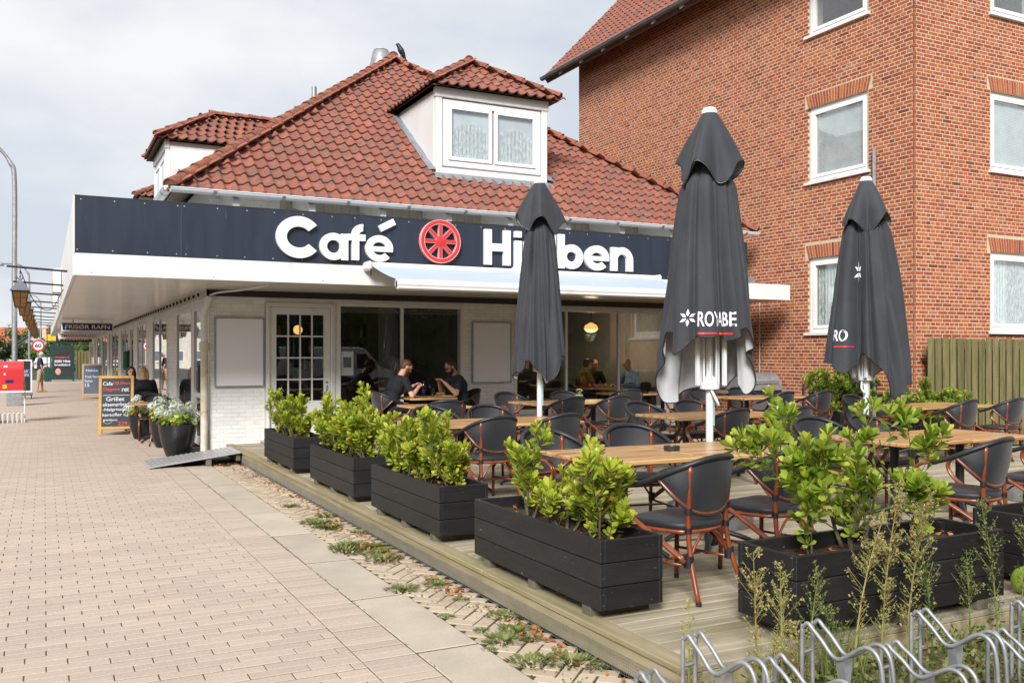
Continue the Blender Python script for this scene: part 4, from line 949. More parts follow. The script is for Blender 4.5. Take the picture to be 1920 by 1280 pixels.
def leaf_card(b,p,d,s,rg):
    d=d.normalized(); a=d.orthogonal().normalized(); a=Matrix.Rotation(rg.random()*6.28,3,d)@a; c=d.cross(a); p=Vector(p)
    b.add([tuple(p-a*s-c*s*.3),tuple(p+c*s*.62),tuple(p+a*s+d*s*.25),tuple(p-c*s*.62)],[(0,1,2,3)])
street_pot((1.93,15.72,.0),0,'black pot of white hydrangeas beside the rusty drainpipe',.30,.52)
street_pot((1.92,17.35,.0),1,'black pot of hydrangeas just behind the first pot',.27,.5)
street_pot((1.72,19.3,.0),2,'black pot of hydrangeas beside the small street table',.27,.46)
def wallbox():
    o=thing('wall_box','rounded green plastic box fixed to the shopfront wall','wall box',(FX-.02,31.2,1.45)); MB().cbox(-.18,0,-.22,.22,-.3,.3,.05).out('body',M_green,o); MB().cbox(-.03,.02,-.26,.26,-.34,.34,.01).out('back_plate',M_black,o)
wallbox()
def post_box():
    o=thing('post_box','red post box with stickers on white stand by the kerb','post box',(-.72,25.2,0))
    b=MB(); b.grid(lambda u,v:(-.28+v*.56,.0+.2*math.cos(math.pi*u),1.28+.2*math.sin(math.pi*u)),12,1); b.box(-.28,.28,-.2,.2,.78,1.28)
    for x in (-.28,.28): b.add([(x,.2*math.cos(math.pi*u/12),1.28+.2*math.sin(math.pi*u/12)) for u in range(13)],[tuple(range(13))])
    b.out('box',M_red,o); MB().cbox(-.34,-.285,-.22,.22,0,1.5,.01).out('side_panel',M_white,o); MB().box(-.285,.3,-.21,.21,.735,.778).out('base_tray',M_white,o)
    for (x,z,w,h,m) in ((-.1,1.36,.08,.05,M_white),(-.12,1.18,.04,.05,M_white),(-.02,1.0,.17,.07,M_blue),(-.12,.88,.09,.09,M_yellow)): MB().box(x-w/2,x+w/2,-.2045,-.2015,z-h/2,z+h/2).out('sticker',m,o)
    MB().tube([(.3,0,.0),(.3,0,.9),(.28,0,1.1),(.2,0,1.2)],.016,8).out('post',M_white,o)
    # low rack at its foot
    for i in range(6): MB().tube([(-.26+i*.1,-.1,.0),(-.26+i*.1,-.14,.22),(-.22+i*.1,-.1,.24),(-.22+i*.1,.06,.03)],.014,6).out('rack_bar',M_white,o)
    MB().tube([(-.3,.08,.03),(.36,.08,.03)],.02,6).out('rack_rail',M_white,o)
post_box()
def street_lamp(x,y,h,lb,out=-1.6,box=True):
    o=thing('street_lamp',lb,'street lamp',(x,y,0),group='lamp posts along the street'); MB().tube(spline([(0,0,0),(0,0,h*.5),(0,0,h-1.2),(-.12,0,h-.6),(-.5,0,h-.12),(-1.0,0,h),(out,0,h)],5),[.085]*6+[.075]*10+[.055]*15,10).out('pole',M_zinc,o,60)
    if box: MB().cbox(-.22,.22,-.2,.2,-.0,.95,.01).out('base_sleeve',M_zinc,o)
    b=MB(); b.lathe([(.03,.1),(.2,.03),(.27,-.1),(.27,-.12),(.2,-.16)],14,c=(out,0,h-.02)); b.out('lamp_head',M_zinc,o,60)
street_lamp(-.85,33.6,8.4,'curved grey lamp post with metal sleeve beside the post box')
street_lamp(-1.0,78,8.4,'grey lamp post beyond the first, taller than the speed sign',-1.9,False)
street_lamp(-.35,118,8.4,'thin distant grey lamp post beyond the speed sign',-1.2,False)
street_lamp(2.6,104,5,'distant grey lamp post behind the bus shelter',1.2,False)
def speed_sign():
    o=thing('speed_limit_sign','round speed limit sign with red ring reading 60','road sign',(-.28,54,0)); MB().tube([(0,0,0),(0,0,2.45)],.035,8).out('post',M_zinc,o); MB().lathe([(.0,0),(.30,0),(.30,.02),(0,.02)],28,M=T((0,-.05,2.1))@RX(90),cap=False).out('disc',M_white,o)
    b=MB()
    for k in range(32):
        a,c=2*math.pi*k/32,2*math.pi*(k+1)/32; b.add([(r*math.cos(t),-.075,2.1+r*math.sin(t)) for t in (a,c) for r in (.225,.305)],[(0,1,3,2)])
    b.out('red_ring',M_red,o); text('60',-.15,.15,.2,basis((0,-.078,2.0),(1,0,0),(0,0,1),(0,-1,0)),M_black,o,off=.02,ext=.002)
speed_sign()
def news_stand():
    o=thing('pavement_sign','pavement sign with blue panel on a low spring base','street sign',(-.72,38.5,0)); b=MB(); frame(b,-.32,.32,.25,1.45,.05,-.03,.03,Matrix.Identity(4)); b.out('frame',M_white,o); MB().box(-.27,.27,-.02,.02,.3,1.4).out('panel',M_black,o); MB().box(-.26,.26,-.026,-.021,.8,1.1).out('blue_strip',pm('poster_blue',(.02,.08,.35),None,3,.4),o)
    text('UDGT',-.2,.2,.09,basis((0,-.029,.97),(1,0,0),(0,0,1),(0,-1,0)),M_yellow,o,off=.03,ext=.001); text('REN',-.06,.2,.09,basis((0,-.029,.84),(1,0,0),(0,0,1),(0,-1,0)),M_yellow,o,off=.03,ext=.001)
    MB().cbox(-.34,.34,-.25,.25,.14,.22,.02).out('base',M_ggut,o)
    for x in (-.3,-.1,.1,.3): MB().tube([(x,-.2,0),(x,-.2,.15)],.02,6).out('foot',M_black,o)
news_stand()
def bus_shelter():
    o=thing('bus_shelter','dark green bus shelter with black lit advertising poster','bus shelter',(.36,62.2,0)); w=1.25
    for x in (0,w): MB().cbox(x-.04,x+.04,-.04,.04,0,2.35,.005).out('post',M_dgreen,o); MB().cbox(x-.04,x+.04,1.3,1.38,0,2.35,.005).out('post',M_dgreen,o)
    MB().cbox(-.1,w+.12,-.15,1.5,2.33,2.45,.02).out('roof',M_dgreen,o); MB().cbox(.05,w-.05,-.05,.05,.1,2.2,.01).out('poster_case',M_dgreen,o); MB().box(.12,w-.12,-.056,-.0505,.3,2.05).out('poster',M_chalk,o)
    K=basis((0,-.06,0),(1,0,0),(0,0,1),(0,-1,0)); text('3000 Mbit',.18,w-.18,.16,K@T((0,1.15,0)),M_cw,o,off=.03,ext=.002); text('bredbånd',.2,w-.2,.13,K@T((0,.95,0)),M_cw,o,off=.03,ext=.002); text('Hastighed',.18,w-.25,.12,K@T((0,1.4,0)),M_cr,o,off=.03,ext=.002)
    MB().ell((.4,-.058,.6),(.16,.012,.2),12,8).out('portrait',M_skin,o,180)
    MB().box(.04,w-.04,1.33,1.345,.3,2.2).out('rear_pane',M_glass,o); MB().cbox(-.36,-.06,-.1,.3,0,.9,.02).out('litter_bin',M_dgreen,o)
    b=MB(); b.cbox(-.3,.28,-.02,.02,2.46,2.85,.01); b.out('stop_flag',M_yellow,o); MB().tube([(-.2,0,0),(-.2,0,2.85)],.03,8).out('flag_pole',M_dgreen,o)
bus_shelter()
def flower_stall():
    rg=random.Random(5)
    for i in range(7):
        x,y=1.75+.32*(i%2)+.06*i*.3,43+i*.8; o=thing('potted_plant','potted flowering plant outside the far shop, %s from the grey chalkboard'%['first','second','third','fourth','fifth','sixth','seventh'][i],'plant',(x,y,0),0,'potted plants outside the far shop')
        h=.25+.1*rg.random(); MB().lathe([(.1,0),(.15,h)],12).out('pot',[M_pot,M_foot,M_dgreen][i%3],o); f=MB()
        for k in range(160):
            d=Vector((rg.gauss(0,1),rg.gauss(0,1),rg.gauss(0,1))).normalized(); leaf_card(f,Vector((0,0,h+.3+.08*i%3*.2))+Vector((d.x*.28,d.y*.28,d.z*.32))*rg.random()**.3,d,.05,rg)
        f.out('foliage',[M_leafg,M_leafm,M_leafd][i%3],o,kind='stuff'); f=MB()
        for k in range(30):
            d=Vector((rg.gauss(0,1),rg.gauss(0,1),abs(rg.gauss(0,1)))).normalized(); leaf_card(f,Vector((0,0,h+.3))+Vector((d.x*.3,d.y*.3,d.z*.34)),d,.03,rg)
        f.out('blossom',[M_pink,M_yellow,M_petal][i%3],o,kind='stuff')
flower_stall()
# ================================================================ planters and shrubs
def planter(loc,rz,L,Wd,lb,group='black planter boxes round the terrace'):
    o=thing('planter_box',lb,'planter',loc,rz,group); h=.130; g=.004; z0=.06
    for s in range(3):
        a=z0+s*h
        for y0,y1 in ((0,.028),(Wd-.028,Wd)): MB().cbox(0,L,y0,y1,a,a+h-g,.004).out('board',M_plantg,o)
        for x0,x1 in ((.0,.028),(L-.028,L)): MB().cbox(x0+.0005,x1-.0005,.0285,Wd-.0285,a,a+h-g,.004).out('board',M_plantg,o)
    for x in (.03,L-.07):
        for y in (.03,Wd-.07): MB().box(x,x+.04,y,y+.04,z0,z0+3*h-.02).out('corner_post',M_plant,o)
    for x in (.12,L/2-.05,L-.22): MB().cbox(x,x+.09,.01,Wd-.01,-.002,z0,.003).out('foot',M_foot,o)
    MB().grid(lambda u,v:(.03+u*(L-.06),.03+v*(Wd-.06),z0+3*h-.085+.012*math.sin(u*23)*math.sin(v*9+u*7)),24,8).out('soil',M_soil,o,180)
    MB().box(.02,L-.02,.02,Wd-.02,z0-.0,z0+.02).out('bottom',M_plant,o)
    b=MB(); rg=random.Random(int(L*1000+loc[1]*77))
    for i in range(45): leaf_card(b,(.05+rg.random()*(L-.1),.05+rg.random()*(Wd-.1),z0+3*h-.07),Vector((rg.gauss(0,.4),rg.gauss(0,.4),1)),.022,rg)
    b.out('fallen_leaves',M_dead,o,kind='stuff'); return o
M_leafy=leafmat('fresh_green_leaf',[(0,(.14,.22,.022)),(.5,(.28,.38,.038)),(.9,(.40,.48,.055)),(1,(.56,.50,.08))])
LEAF_V=[(0,0,0),(.55,0,-.05),(1,0,.02),(.45,.15,.03),(.80,.21,.05),(.45,-.15,.03),(.80,-.21,.05),(.12,.03,0),(.12,-.03,0)]
LEAF_F=[(0,1,3,7),(1,2,4,3),(0,8,5,1),(1,5,6,2)]
leafM=MB().add(LEAF_V,LEAF_F)
_leafmesh={}
def shrub(loc,hgt,spread,stems,lb,mat=None,seed=1,ls=.062,nparts=0,levels=3,cat='shrub',group='shrubs in the planters',name='shrub',whorl=9,wd=1.15,dn=1.):
    mat=mat or M_leaf; rg=random.Random(seed); o=thing(name,lb,cat,loc,0,group); st=MB(); leaves=[]
    def leaf(p,d,up,s,old=0):
        d=d.normalized(); y=up.cross(d)
        if y.length<1e-3: y=d.orthogonal()
        y.normalize(); z=d.cross(y); leaves.append((p,d*s,y*s,z*s,old))
    def whorls(p,d,n,s):
        a0=rg.random()*6.28; x=d.orthogonal().normalized(); y=d.cross(x)
        for i in range(n):
            a=a0+i*2.4; t=.25+1.0*(i/n); q=(d*math.cos(t)+(x*math.cos(a)+y*math.sin(a))*math.sin(t)); leaf(p-d*(.028*(i/n)),q,d,s*(.75+.5*rg.random()))
    def grow(p,d,l,r,lev):
        d2=(d+Vector((rg.gauss(0,.16),rg.gauss(0,.16),.14))).normalized(); m=p+d*l*.5; e=m+d2*l*.5
        st.tube([p,m,e],[r,r*.85,r*.7],5,cap=False)
        if lev<=levels-1:
            for i in range(int((9 if lev else 10)*dn)):
                t=.1+.9*rg.random(); q=p+(e-p)*t; a=rg.random()*6.28; x=d.orthogonal().normalized(); y=d.cross(x); leaf(q,d*.7+(x*math.cos(a)+y*math.sin(a))*.8,d,ls*(.55+.7*rg.random()),rg.random()<.45)
        if lev==0: whorls(e,d2,whorl-3+rg.randrange(5),ls*(.8+.4*rg.random())); return
        if lev>=levels-1:
            for i in range(2 if lev==levels else 1):
                q=p+(e-p)*(.3+.6*rg.random()); a=rg.random()*6.28; t=Vector((math.cos(a),math.sin(a),.7)).normalized(); w=.05+.08*rg.random(); st.tube([q,q+t*w],.003,4,cap=False); whorls(q+t*w,t,6,ls*.85)
        for i in range(3 if rg.random()<.3 else 2):
            q=Vector((rg.gauss(0,.62*wd),rg.gauss(0,.62*wd),(.75+rg.random()*.6)/wd)); grow(e if i else p+(e-p)*(.75+.2*rg.random()),(d2*.75+q*.55).normalized(),l*(.5+.5*rg.random()),r*.62,lev-1)
    l0=hgt*.36
    for i in range(stems):
        a=i*6.28/stems+rg.random(); d=Vector((math.cos(a)*spread*(.3+.8*rg.random()),math.sin(a)*spread*(.3+.8*rg.random()),1)).normalized()
        grow(Vector((math.cos(a)*.035,math.sin(a)*.035,-.02)),d,l0*(.5+.75*rg.random()),.011,levels)
    zt=max(q[0].z for q in leaves)+ls*.6; k=hgt/zt
    st.v=[(x*k,y*k,z*k if z>0 else z) for x,y,z in st.v]; st.out('stems',M_bark,o,180)
    b=MB(); part=[]; b2=MB()
    rg.shuffle(leaves)
    for i,(p,x,y,z,old) in enumerate(leaves):
        if i<nparts: part.append((p*k,x,y,z)); continue
        p=p*k; (b2 if old else b).add([tuple(p+x*v[0]+y*v[1]+z*v[2]) for v in LEAF_V],LEAF_F)
    b.out('foliage',mat,o,180,kind='stuff'); b2.out('older_foliage',M_leafg if mat in (M_leaf,M_leafy) else M_leafm,o,180,kind='stuff')
    if part:
        if mat.name not in _leafmesh: _leafmesh[mat.name]=leafM.mesh('leaf',mat,180)
        for p,x,y,z in part: link('leaf',_leafmesh[mat.name],o,M=basis(p,x,y,z))
    return o
PX=2.71
# along the street edge (far to near) and across the front
def street_planter(y0,y1,lb): return planter((PX+.42,y0,DZ+.003),R(90),y1-y0,.42,lb)
street_planter(11.2,12.85,'black planter with a bushy yellow-green shrub nearest the café door')
street_planter(8.75,10.4,'black planter with the densest tall shrub, second from the café wall')
street_planter(6.55,8.2,'black planter with scratched boards between dense shrub and three small shrubs')
street_planter(4.25,5.9,'long black planter holding three small separate shrubs')
planter((3.38,3.47,DZ+.003),R(0),1.62,.44,'black planter across the terrace front with tall weeds before it')
planter((5.52,3.62,DZ+.003),R(0),1.5,.44,'black planter at the terrace front past the green ball')
SZ=DZ+.06+.39-.09
def sh(x,y,h,sp,st,lb,seed,**k): return shrub((x,y,SZ),h,sp,st,lb,seed=seed,**k)
sh(2.93,12.45,.66,0.8,6,'yellow-green shrub with reddish tips in the farthest street planter',11,ls=.062)
sh(2.93,11.75,.58,0.8,6,'thin stemmed shrub in the farthest street planter by the door',12,ls=.062)
sh(2.93,10.05,.66,0.95,7,'tall bushy shrub at the café end of the densest planter',13,ls=.072)
sh(2.95,9.55,.80,0.8,8,'tallest bushy lime shrub in the middle of the densest planter',14,ls=.074)
sh(2.95,9.0,.66,0.95,8,'bushy lime shrub at the near end of the densest planter',15,ls=.074)
sh(2.93,7.85,.52,0.85,7,'pale yellow-green shrub at the café end of the scratched planter',16,ls=.072)
sh(2.93,7.35,.60,0.8,7,'dense yellow-green shrub in the scratched planter',17,ls=.074)
sh(2.96,6.85,.66,0.5,5,'upright thin yellow-green shrub at the end of the scratched planter',18,ls=.070)
sh(2.92,5.45,.66,0.5,4,'upright small shrub at the café end of the long planter',19,ls=.068,nparts=60)
sh(2.92,4.98,.40,0.8,4,'low leafy shrub in the middle of the long planter',20,ls=.066,levels=2,nparts=40)
sh(2.93,4.58,.58,0.65,5,'bushy small shrub at the near end of the long planter',21,ls=.068,nparts=60)
sh(3.74,3.72,.90,.9,2,'tall spreading shrub with long bare branch in the front planter',22,ls=.078,mat=M_leafy,levels=4,wd=1.9,dn=.5,nparts=80)
sh(4.08,3.76,.60,.5,4,'low leafy shrub between the two tall ones in the front planter',23,ls=.076,mat=M_leafy,levels=2)
sh(4.55,3.72,.82,.6,2,'tall upright shrub with short trunk in the front planter',24,ls=.076,mat=M_leafy,levels=4,wd=1.55,dn=.5,nparts=80)
sh(6.1,3.85,.5,.5,4,'small shrub in the planter past the green ball',25,ls=.065,mat=M_leafg,levels=2)
# shrubs along the brick wall and fence, in low boxes
def back_planter(x,y,L,rz,lb): return planter((x,y,DZ+.003),rz,L,.42,lb,'black planter boxes round the terrace')
back_planter(12.35,11.6,1.5,R(0),'low black planter with glossy shrubs against the brick wall')
for i,(x,y,h) in enumerate([(12.6,11.8,1.0),(13.0,11.75,.9),(12.2,11.75,.85)]): shrub((x,y,SZ),h,.6,6,['glossy green shrub against the brick wall by the railing','green shrub by the grey meter box on the brick wall','green shrub at the end of the wall planter'][i],M_leafg,seed=40+i,ls=.085)
back_planter(11.5,9.75,1.5,R(0),'low black planter with young shrubs before the green fence')
for i,(x,y,h) in enumerate([(11.75,9.95,.62),(12.3,9.95,.55),(12.75,10.0,.72),(13.5,10.2,.6)]): shrub((x,y,SZ if i<3 else 0),h if i<3 else h+.5,.5,5,['low shrub at the street end of the fence planter','round low shrub in the middle of the fence planter','tallest young shrub in the fence planter','young shrub standing alone at the green fence'][i],M_leafg,seed=50+i,ls=.08,levels=2 if i==1 else 3)
MB().ell((0,0,0),(.085,.08,.085),20,14).out('toy_ball',pm('lime_plastic',(.36,.50,.03),None,3,.4),None,180,loc=(5.36,3.58,DZ+.085),label='lime green plastic ball between the two front planters',cat='ball')
# ================================================================ tables
def make_table():
    o=thing('bistro_table','x','table'); w=.84;d=.90; tp=.74
    b=MB(); b.cbox(-w/2,w/2,-d/2,d/2,tp-.032,tp,.006); b.out('table_top',M_table,o)
    MB().tube([(0,0,.05),(0,0,tp-.035)],.038,12).out('column',M_black,o,60); MB().cbox(-.2,.2,-.2,.2,tp-.055,tp-.0325,.004).out('top_plate',M_black,o)
    for k in range(4):
        a=R(45+90*k); c,s=math.cos(a),math.sin(a); MB().tube(spline([(c*.03,s*.03,.13),(c*.12,s*.12,.10),(c*.28,s*.28,.055),(c*.36,s*.36,.012)],4),[.03]*4+[.026]*4+[.022]*5,8,flat=.75).out('foot',M_black,o,60)
    MB().lathe([(.05,.0),(.06,.05),(.045,.16)],14).out('hub',M_black,o,60); return o
TAB=make_table(); used=[0]
def table(x,y,lb):
    if not used[0]: used[0]=1; TAB.location=(x,y,DZ+.004); TAB['label']=lb; TAB['group']='wood-topped bistro tables on the terrace'; return TAB
    return dup(TAB,(x,y,DZ+.004),(rng.random()-.5)*.02,lb)
ROWS={ # table pair: (x of street half, x of other half, y centre, description)
 'near':(3.75,4.60,5.62,'beside the umbrella lettered ROYA'),'right':(6.62,7.47,5.62,'behind the tall front shrubs'),
 'mid':(3.98,4.83,9.0,'behind the densest planter'),'centre':(6.85,7.70,8.85,'in the middle of the terrace'),'fence':(10.95,11.80,9.0,'before the green fence shrubs'),
 'back':(6.80,7.65,12.2,'with a green flower pot'),'grill':(10.7,11.55,12.15,'beside the barbecue'),'door':(4.1,4.95,12.1,'before the café door')}
for k,(x0,x1,y,ds) in ROWS.items():
    if k=='door': table(x1,y,'wood-topped bistro table '+ds); continue
    table(x0,y,'street-side half of the wood-topped table pair '+ds); table(x1,y,'far half of the wood-topped table pair '+ds)
table(5.78,14.62,'wood-topped table where two men in dark shirts eat'); table(9.75,14.35,'wood-topped table against the window right of the umbrella'); table(10.58,14.38,'wood-topped table at the right end of the window')
# ================================================================ chairs
def make_chair():
    o=thing('bistro_chair','x','chair'); rm=.019
    half=[(.295,.13,.665),(.292,.02,.70),(.272,-.10,.755),(.215,-.205,.805),(.12,-.27,.84),(0,-.29,.85)]
    rimp=spline(half+[(-x,y,z) for x,y,z in half[-2::-1]],5); MB().tube(rimp,rm,10).out('rim',M_rim,o,180)
    low=[(.284,-.035,.715),(.252,-.13,.62),(.185,-.19,.545),(.09,-.212,.512),(0,-.218,.505)]
    lowp=spline(low+[(-x,y,z) for x,y,z in low[-2::-1]],5)
    top=rimp[ (len(rimp)-1)//10*1+1 : len(rimp)-((len(rimp)-1)//10*1+1) ]
    n=len(lowp)
    def at(P,t):
        q=t*(len(P)-1); i=min(int(q),len(P)-2); return P[i].lerp(P[i+1],q-i)
    b=MB(); b.grid(lambda u,v:tuple(at(lowp,u).lerp(at(top,u),v)+Vector((0,-.018*math.sin(v*math.pi),0))),24,6); b.grid(lambda u,v:tuple(at(lowp,1-u).lerp(at(top,1-u),v)+Vector((0,-.018*math.sin(v*math.pi)-.006,0))),24,6); b.out('backrest',M_mesh,o,180)
    lo=MB().tube(lowp,.011,8).out('lower_rail',M_bam,o,180); MB().tube([p+Vector((0,-.004,-.013)) for p in lowp],.009,8).out('rail_binding',M_rim,lo,180)
    for s in (-1,1):
        MB().tube(spline([(s*.205,-.215,.80),(s*.195,-.20,.62),(s*.19,-.19,.45),(s*.20,-.215,.25),(s*.235,-.30,.0)],4),.0155,10).out('leg',M_bam,o,180)
        MB().tube([(s*.225,.215,.445),(s*.232,.225,.0)],.0155,10).out('leg',M_bam,o,180)
        for dx in (0,.021):
            MB().tube(spline([(s*(.295-dx),.11,.662),(s*(.297-dx),.20,.655),(s*(.297-dx),.262,.61),(s*(.295-dx),.255,.54),(s*(.29-dx),.18,.46),(s*(.272-dx),.02,.37),(s*(.235-dx),-.20,.235)],5),.0125,8).out('arm',M_bam,o,180)
        for (x,y,z,r,l,ax) in ((.205,-.205,.235,.03,.07,0),(.226,.217,.41,.022,.05,0),(.194,-.193,.53,.022,.035,0),(.19,-.19,.415,.021,.035,0)): MB().tube([(s*x,y,z-l/2),(s*x,y,z+l/2)],r,10).out('wrap',M_rim,o,60)
        MB().tube(spline([(s*.228,.20,.30),(s*.215,.10,.385),(s*.2,.0,.41)],4),.008,6).out('brace',M_bam,o,180); MB().tube([(s*.228,.22,.2),(s*.205,-.21,.21)],.009,6).out('stretcher',M_bam,o,180)
    MB().tube(spline([(-.2,-.2,.23),(-.1,-.2,.36),(0,-.2,.395),(.1,-.2,.36),(.2,-.2,.23)],4),.009,6).out('brace',M_bam,o,180); MB().tube([(-.215,.01,.205),(.215,.01,.205)],.009,6).out('stretcher',M_bam,o,180)
    out=spline([(-.235,.235,0),(-.1,.245,0),(.1,.245,0),(.235,.235,0),(.245,.1,0),(.235,-.05,0),(.18,-.17,0),(0,-.215,0),(-.18,-.17,0),(-.235,-.05,0),(-.245,.1,0)],4,True)
    b=MB(); m=len(out); rings=[(1,.418),(1.02,.43),(1.02,.446),(.98,.458),(.6,.463)]
    for k,z in rings: b.v+= [(p.x*k,p.y*k+.01*(1-k),z) for p in out]
    for j in range(len(rings)-1): b.f+=[(j*m+i,j*m+(i+1)%m,(j+1)*m+(i+1)%m,(j+1)*m+i) for i in range(m)]
    b.f+=[tuple((len(rings)-1)*m+i for i in range(m)),tuple(range(m-1,-1,-1))]; b.out('seat',M_seat,o,60)
    MB().tube([(p.x*.96,p.y*.96,.402) for p in out],.0135,8,closed=True).out('seat_frame',M_bam,o,180)
    for s in (-1,1):
        MB().lathe([(.017,0),(.017,.02)],10,c=(s*.235,-.30,-.001)).out('foot_cap',M_rim,o); MB().lathe([(.017,0),(.017,.02)],10,c=(s*.232,.225,-.001)).out('foot_cap',M_rim,o)
    return o
CH=make_chair(); usedc=[0]
def chair(x,y,deg,lb,z=None):
    z=DZ+.006 if z is None else z
    if not usedc[0]: usedc[0]=1; CH.location=(x,y,z); CH.rotation_euler=(0,0,R(deg)); CH['label']=lb; CH['group']='black bistro chairs with bamboo look frames'; return CH
    return dup(CH,(x,y,z),R(deg),lb)
def rowchairs(k,near,far):
    x0,x1,y,ds=ROWS[k]; nmv=['street-end','far-end']
    for i,dx in enumerate((x0,x1)):
        if near[i] is not None: chair(dx+near[i][0],y-.62+near[i][1],near[i][2],'%s chair backing the planters, at table pair %s'%(nmv[i],ds))
        if far[i] is not None: chair(dx+far[i][0],y+.62+far[i][1],180+far[i][2],'%s chair facing the planters, at table pair %s'%(nmv[i],ds))
J=lambda a=0,b=0,c=0:(a,b,c)
rowchairs('near',(J(-.20,-.38,15),J(-.20,-.22,12)),(J(-.12,.05,10),J(-.15,.12,-10)))
rowchairs('right',(J(-.45,-.42,14),J(-.1,-.2,10)),(J(-.05,.10,-6),J(-.18,.10,4)))
rowchairs('mid',(J(-.02,-.05,8),J(-.1,.0,12)),(J(.0,.05,4),J(-.15,.05,-6)))
rowchairs('centre',(J(.05,.02,10),J(.15,.0,12)),(J(-.05,.05,8),J(-.1,.1,-6)))
rowchairs('fence',(J(.05,.0,10),J(.2,.02,8)),(J(-.2,.05,6),J(-.3,.1,-4)))
rowchairs('back',(J(-.05,.0,10),J(-.1,.0,8)),(J(-.2,.06,6),J(-.05,.05,-5)))
rowchairs('grill',(J(.05,.0,10),J(.1,.05,12)),(J(-.3,.05,8),J(-.25,.08,-4)))
chair(4.8,11.45,-10,'chair with its back to the planters, at single table before the café door')
chair(5.12,14.55,-88,'chair under the man in black shirt, street end of the men\'s table')
chair(6.50,14.62,90,'chair under the man with glasses, far end of the men\'s table')
chair(11.25,14.25,100,'chair facing the street at the right end window table'); chair(10.6,13.65,-8,'chair with its back to the terrace at the right end window table'); chair(9.2,13.6,-14,'chair with its back to the terrace at the window table behind the umbrella')
# ================================================================ things on the tables
TT=DZ+.004+.74
def ashtray(x,y,lb):
    o=MB(); o.lathe([(.052,0),(.06,.006),(.062,.036),(.055,.038),(.045,.012),(.0,.012)],20); return o.out('ashtray',M_black,None,40,loc=(x,y,TT-.001),label=lb,cat='ashtray',group='black ashtrays on the tables')
ashtray(4.22,5.62,'black ashtray on the table pair beside the lettered umbrella'); ashtray(7.62,8.95,'black ashtray on the middle table pair'); ashtray(4.45,8.9,'black ashtray on the table pair behind the densest planter'); ashtray(11.15,9.3,'black ashtray on the table pair before the fence shrubs'); ashtray(11.25,12.3,'black ashtray beside the grey flower pot'); ashtray(10.05,14.2,'black ashtray on the window table'); ashtray(7.3,12.35,'black ashtray on the table pair with the green flower pot')
def tabpot(x,y,mt,lb):
    o=thing('flower_pot',lb,'flower pot',(x,y,TT-.001),.4,'small flower pots on the tables'); MB().cbox(-.045,.045,-.045,.045,0,.10,.006).out('pot',mt,o); rg=random.Random(int(x*10)); f=MB(); p=MB()
    for i in range(40): d=Vector((rg.gauss(0,1),rg.gauss(0,1),abs(rg.gauss(0,1))+.2)).normalized(); leaf_card(f,Vector((0,0,.1))+d*.05*rg.random(),d,.022,rg)
    for i in range(60): d=Vector((rg.gauss(0,1),rg.gauss(0,1),abs(rg.gauss(0,1))+.3)).normalized(); leaf_card(p,Vector((0,0,.15))+Vector((d.x*.055,d.y*.055,d.z*.04)),d,.012,rg)
    f.out('foliage',M_leafg,o,kind='stuff'); p.out('blossom',M_pink,o,kind='stuff')
tabpot(7.45,12.3,pm('mint_pot',(.30,.52,.40),None,3,.4),'mint green square pot of pink flowers on a table'); tabpot(11.4,12.38,pm('grey_pot',(.32,.35,.40),None,3,.4),'grey square pot of pink flowers on the table beside the barbecue'); 
def meal():
    def L(name,b,mat,x,y,lb,cat,sm=40): return b.out(name,mat,None,sm,loc=(x,y,TT-.001),label=lb,cat=cat)
    b=MB().lathe([(.034,0),(.036,.01),(.036,.17),(.028,.2),(.014,.23),(.014,.25)],14); o=thing('water_bottle','clear plastic water bottle with blue cap on the men\'s table','bottle',(5.80,14.7,TT-.001)); b.out('body',M_glassb,o,60); MB().lathe([(.016,.25),(.016,.275)],12).out('cap',M_blue,o); MB().lathe([(.0368,.07),(.0368,.13)],14,cap=False).out('label',M_blue,o)
    L('drinking_glass',MB().lathe([(.03,0),(.036,.15),(.034,.15),(.028,.01)],14),M_glassb,5.92,14.6,'tall drinking glass beside the water bottle','glass'); L('wine_glass',MB().lathe([(.03,0),(.004,.01),(.004,.08),(.035,.12),(.032,.18)],14),M_glassb,5.62,14.85,'stemmed glass before the man in black shirt','glass')
    for x,lb in ((5.55,'plate before the man in black shirt'),(6.05,'plate with a sandwich before the man with glasses')): L('plate',MB().lathe([(.07,0),(.12,.014),(.125,.018),(.07,.008)],24),M_board,x,14.55,lb,'plate')
    o=thing('sandwich','toasted sandwich on the plate before the man with glasses','sandwich',(6.05,14.55,TT+.008)); bread=pm('toast',(.45,.22,.07),(.30,.13,.035),20,.8,.4,60); MB().cbox(-.07,.07,-.05,.05,0,.022,.008).out('bread',bread,o); MB().cbox(-.072,.068,-.05,.05,.04,.062,.008).out('bread',bread,o); MB().cbox(-.075,.07,-.053,.053,.0215,.0405,.004).out('filling',M_leafm,o)
    L('napkin',MB().grid(lambda u,v:(-.09+u*.18,-.08+v*.16,.006+.012*math.sin(u*9)*math.sin(v*7)+.012),10,10),M_board,6.12,14.36,'crumpled white napkin at the table edge by the man with glasses','napkin',180)
meal()
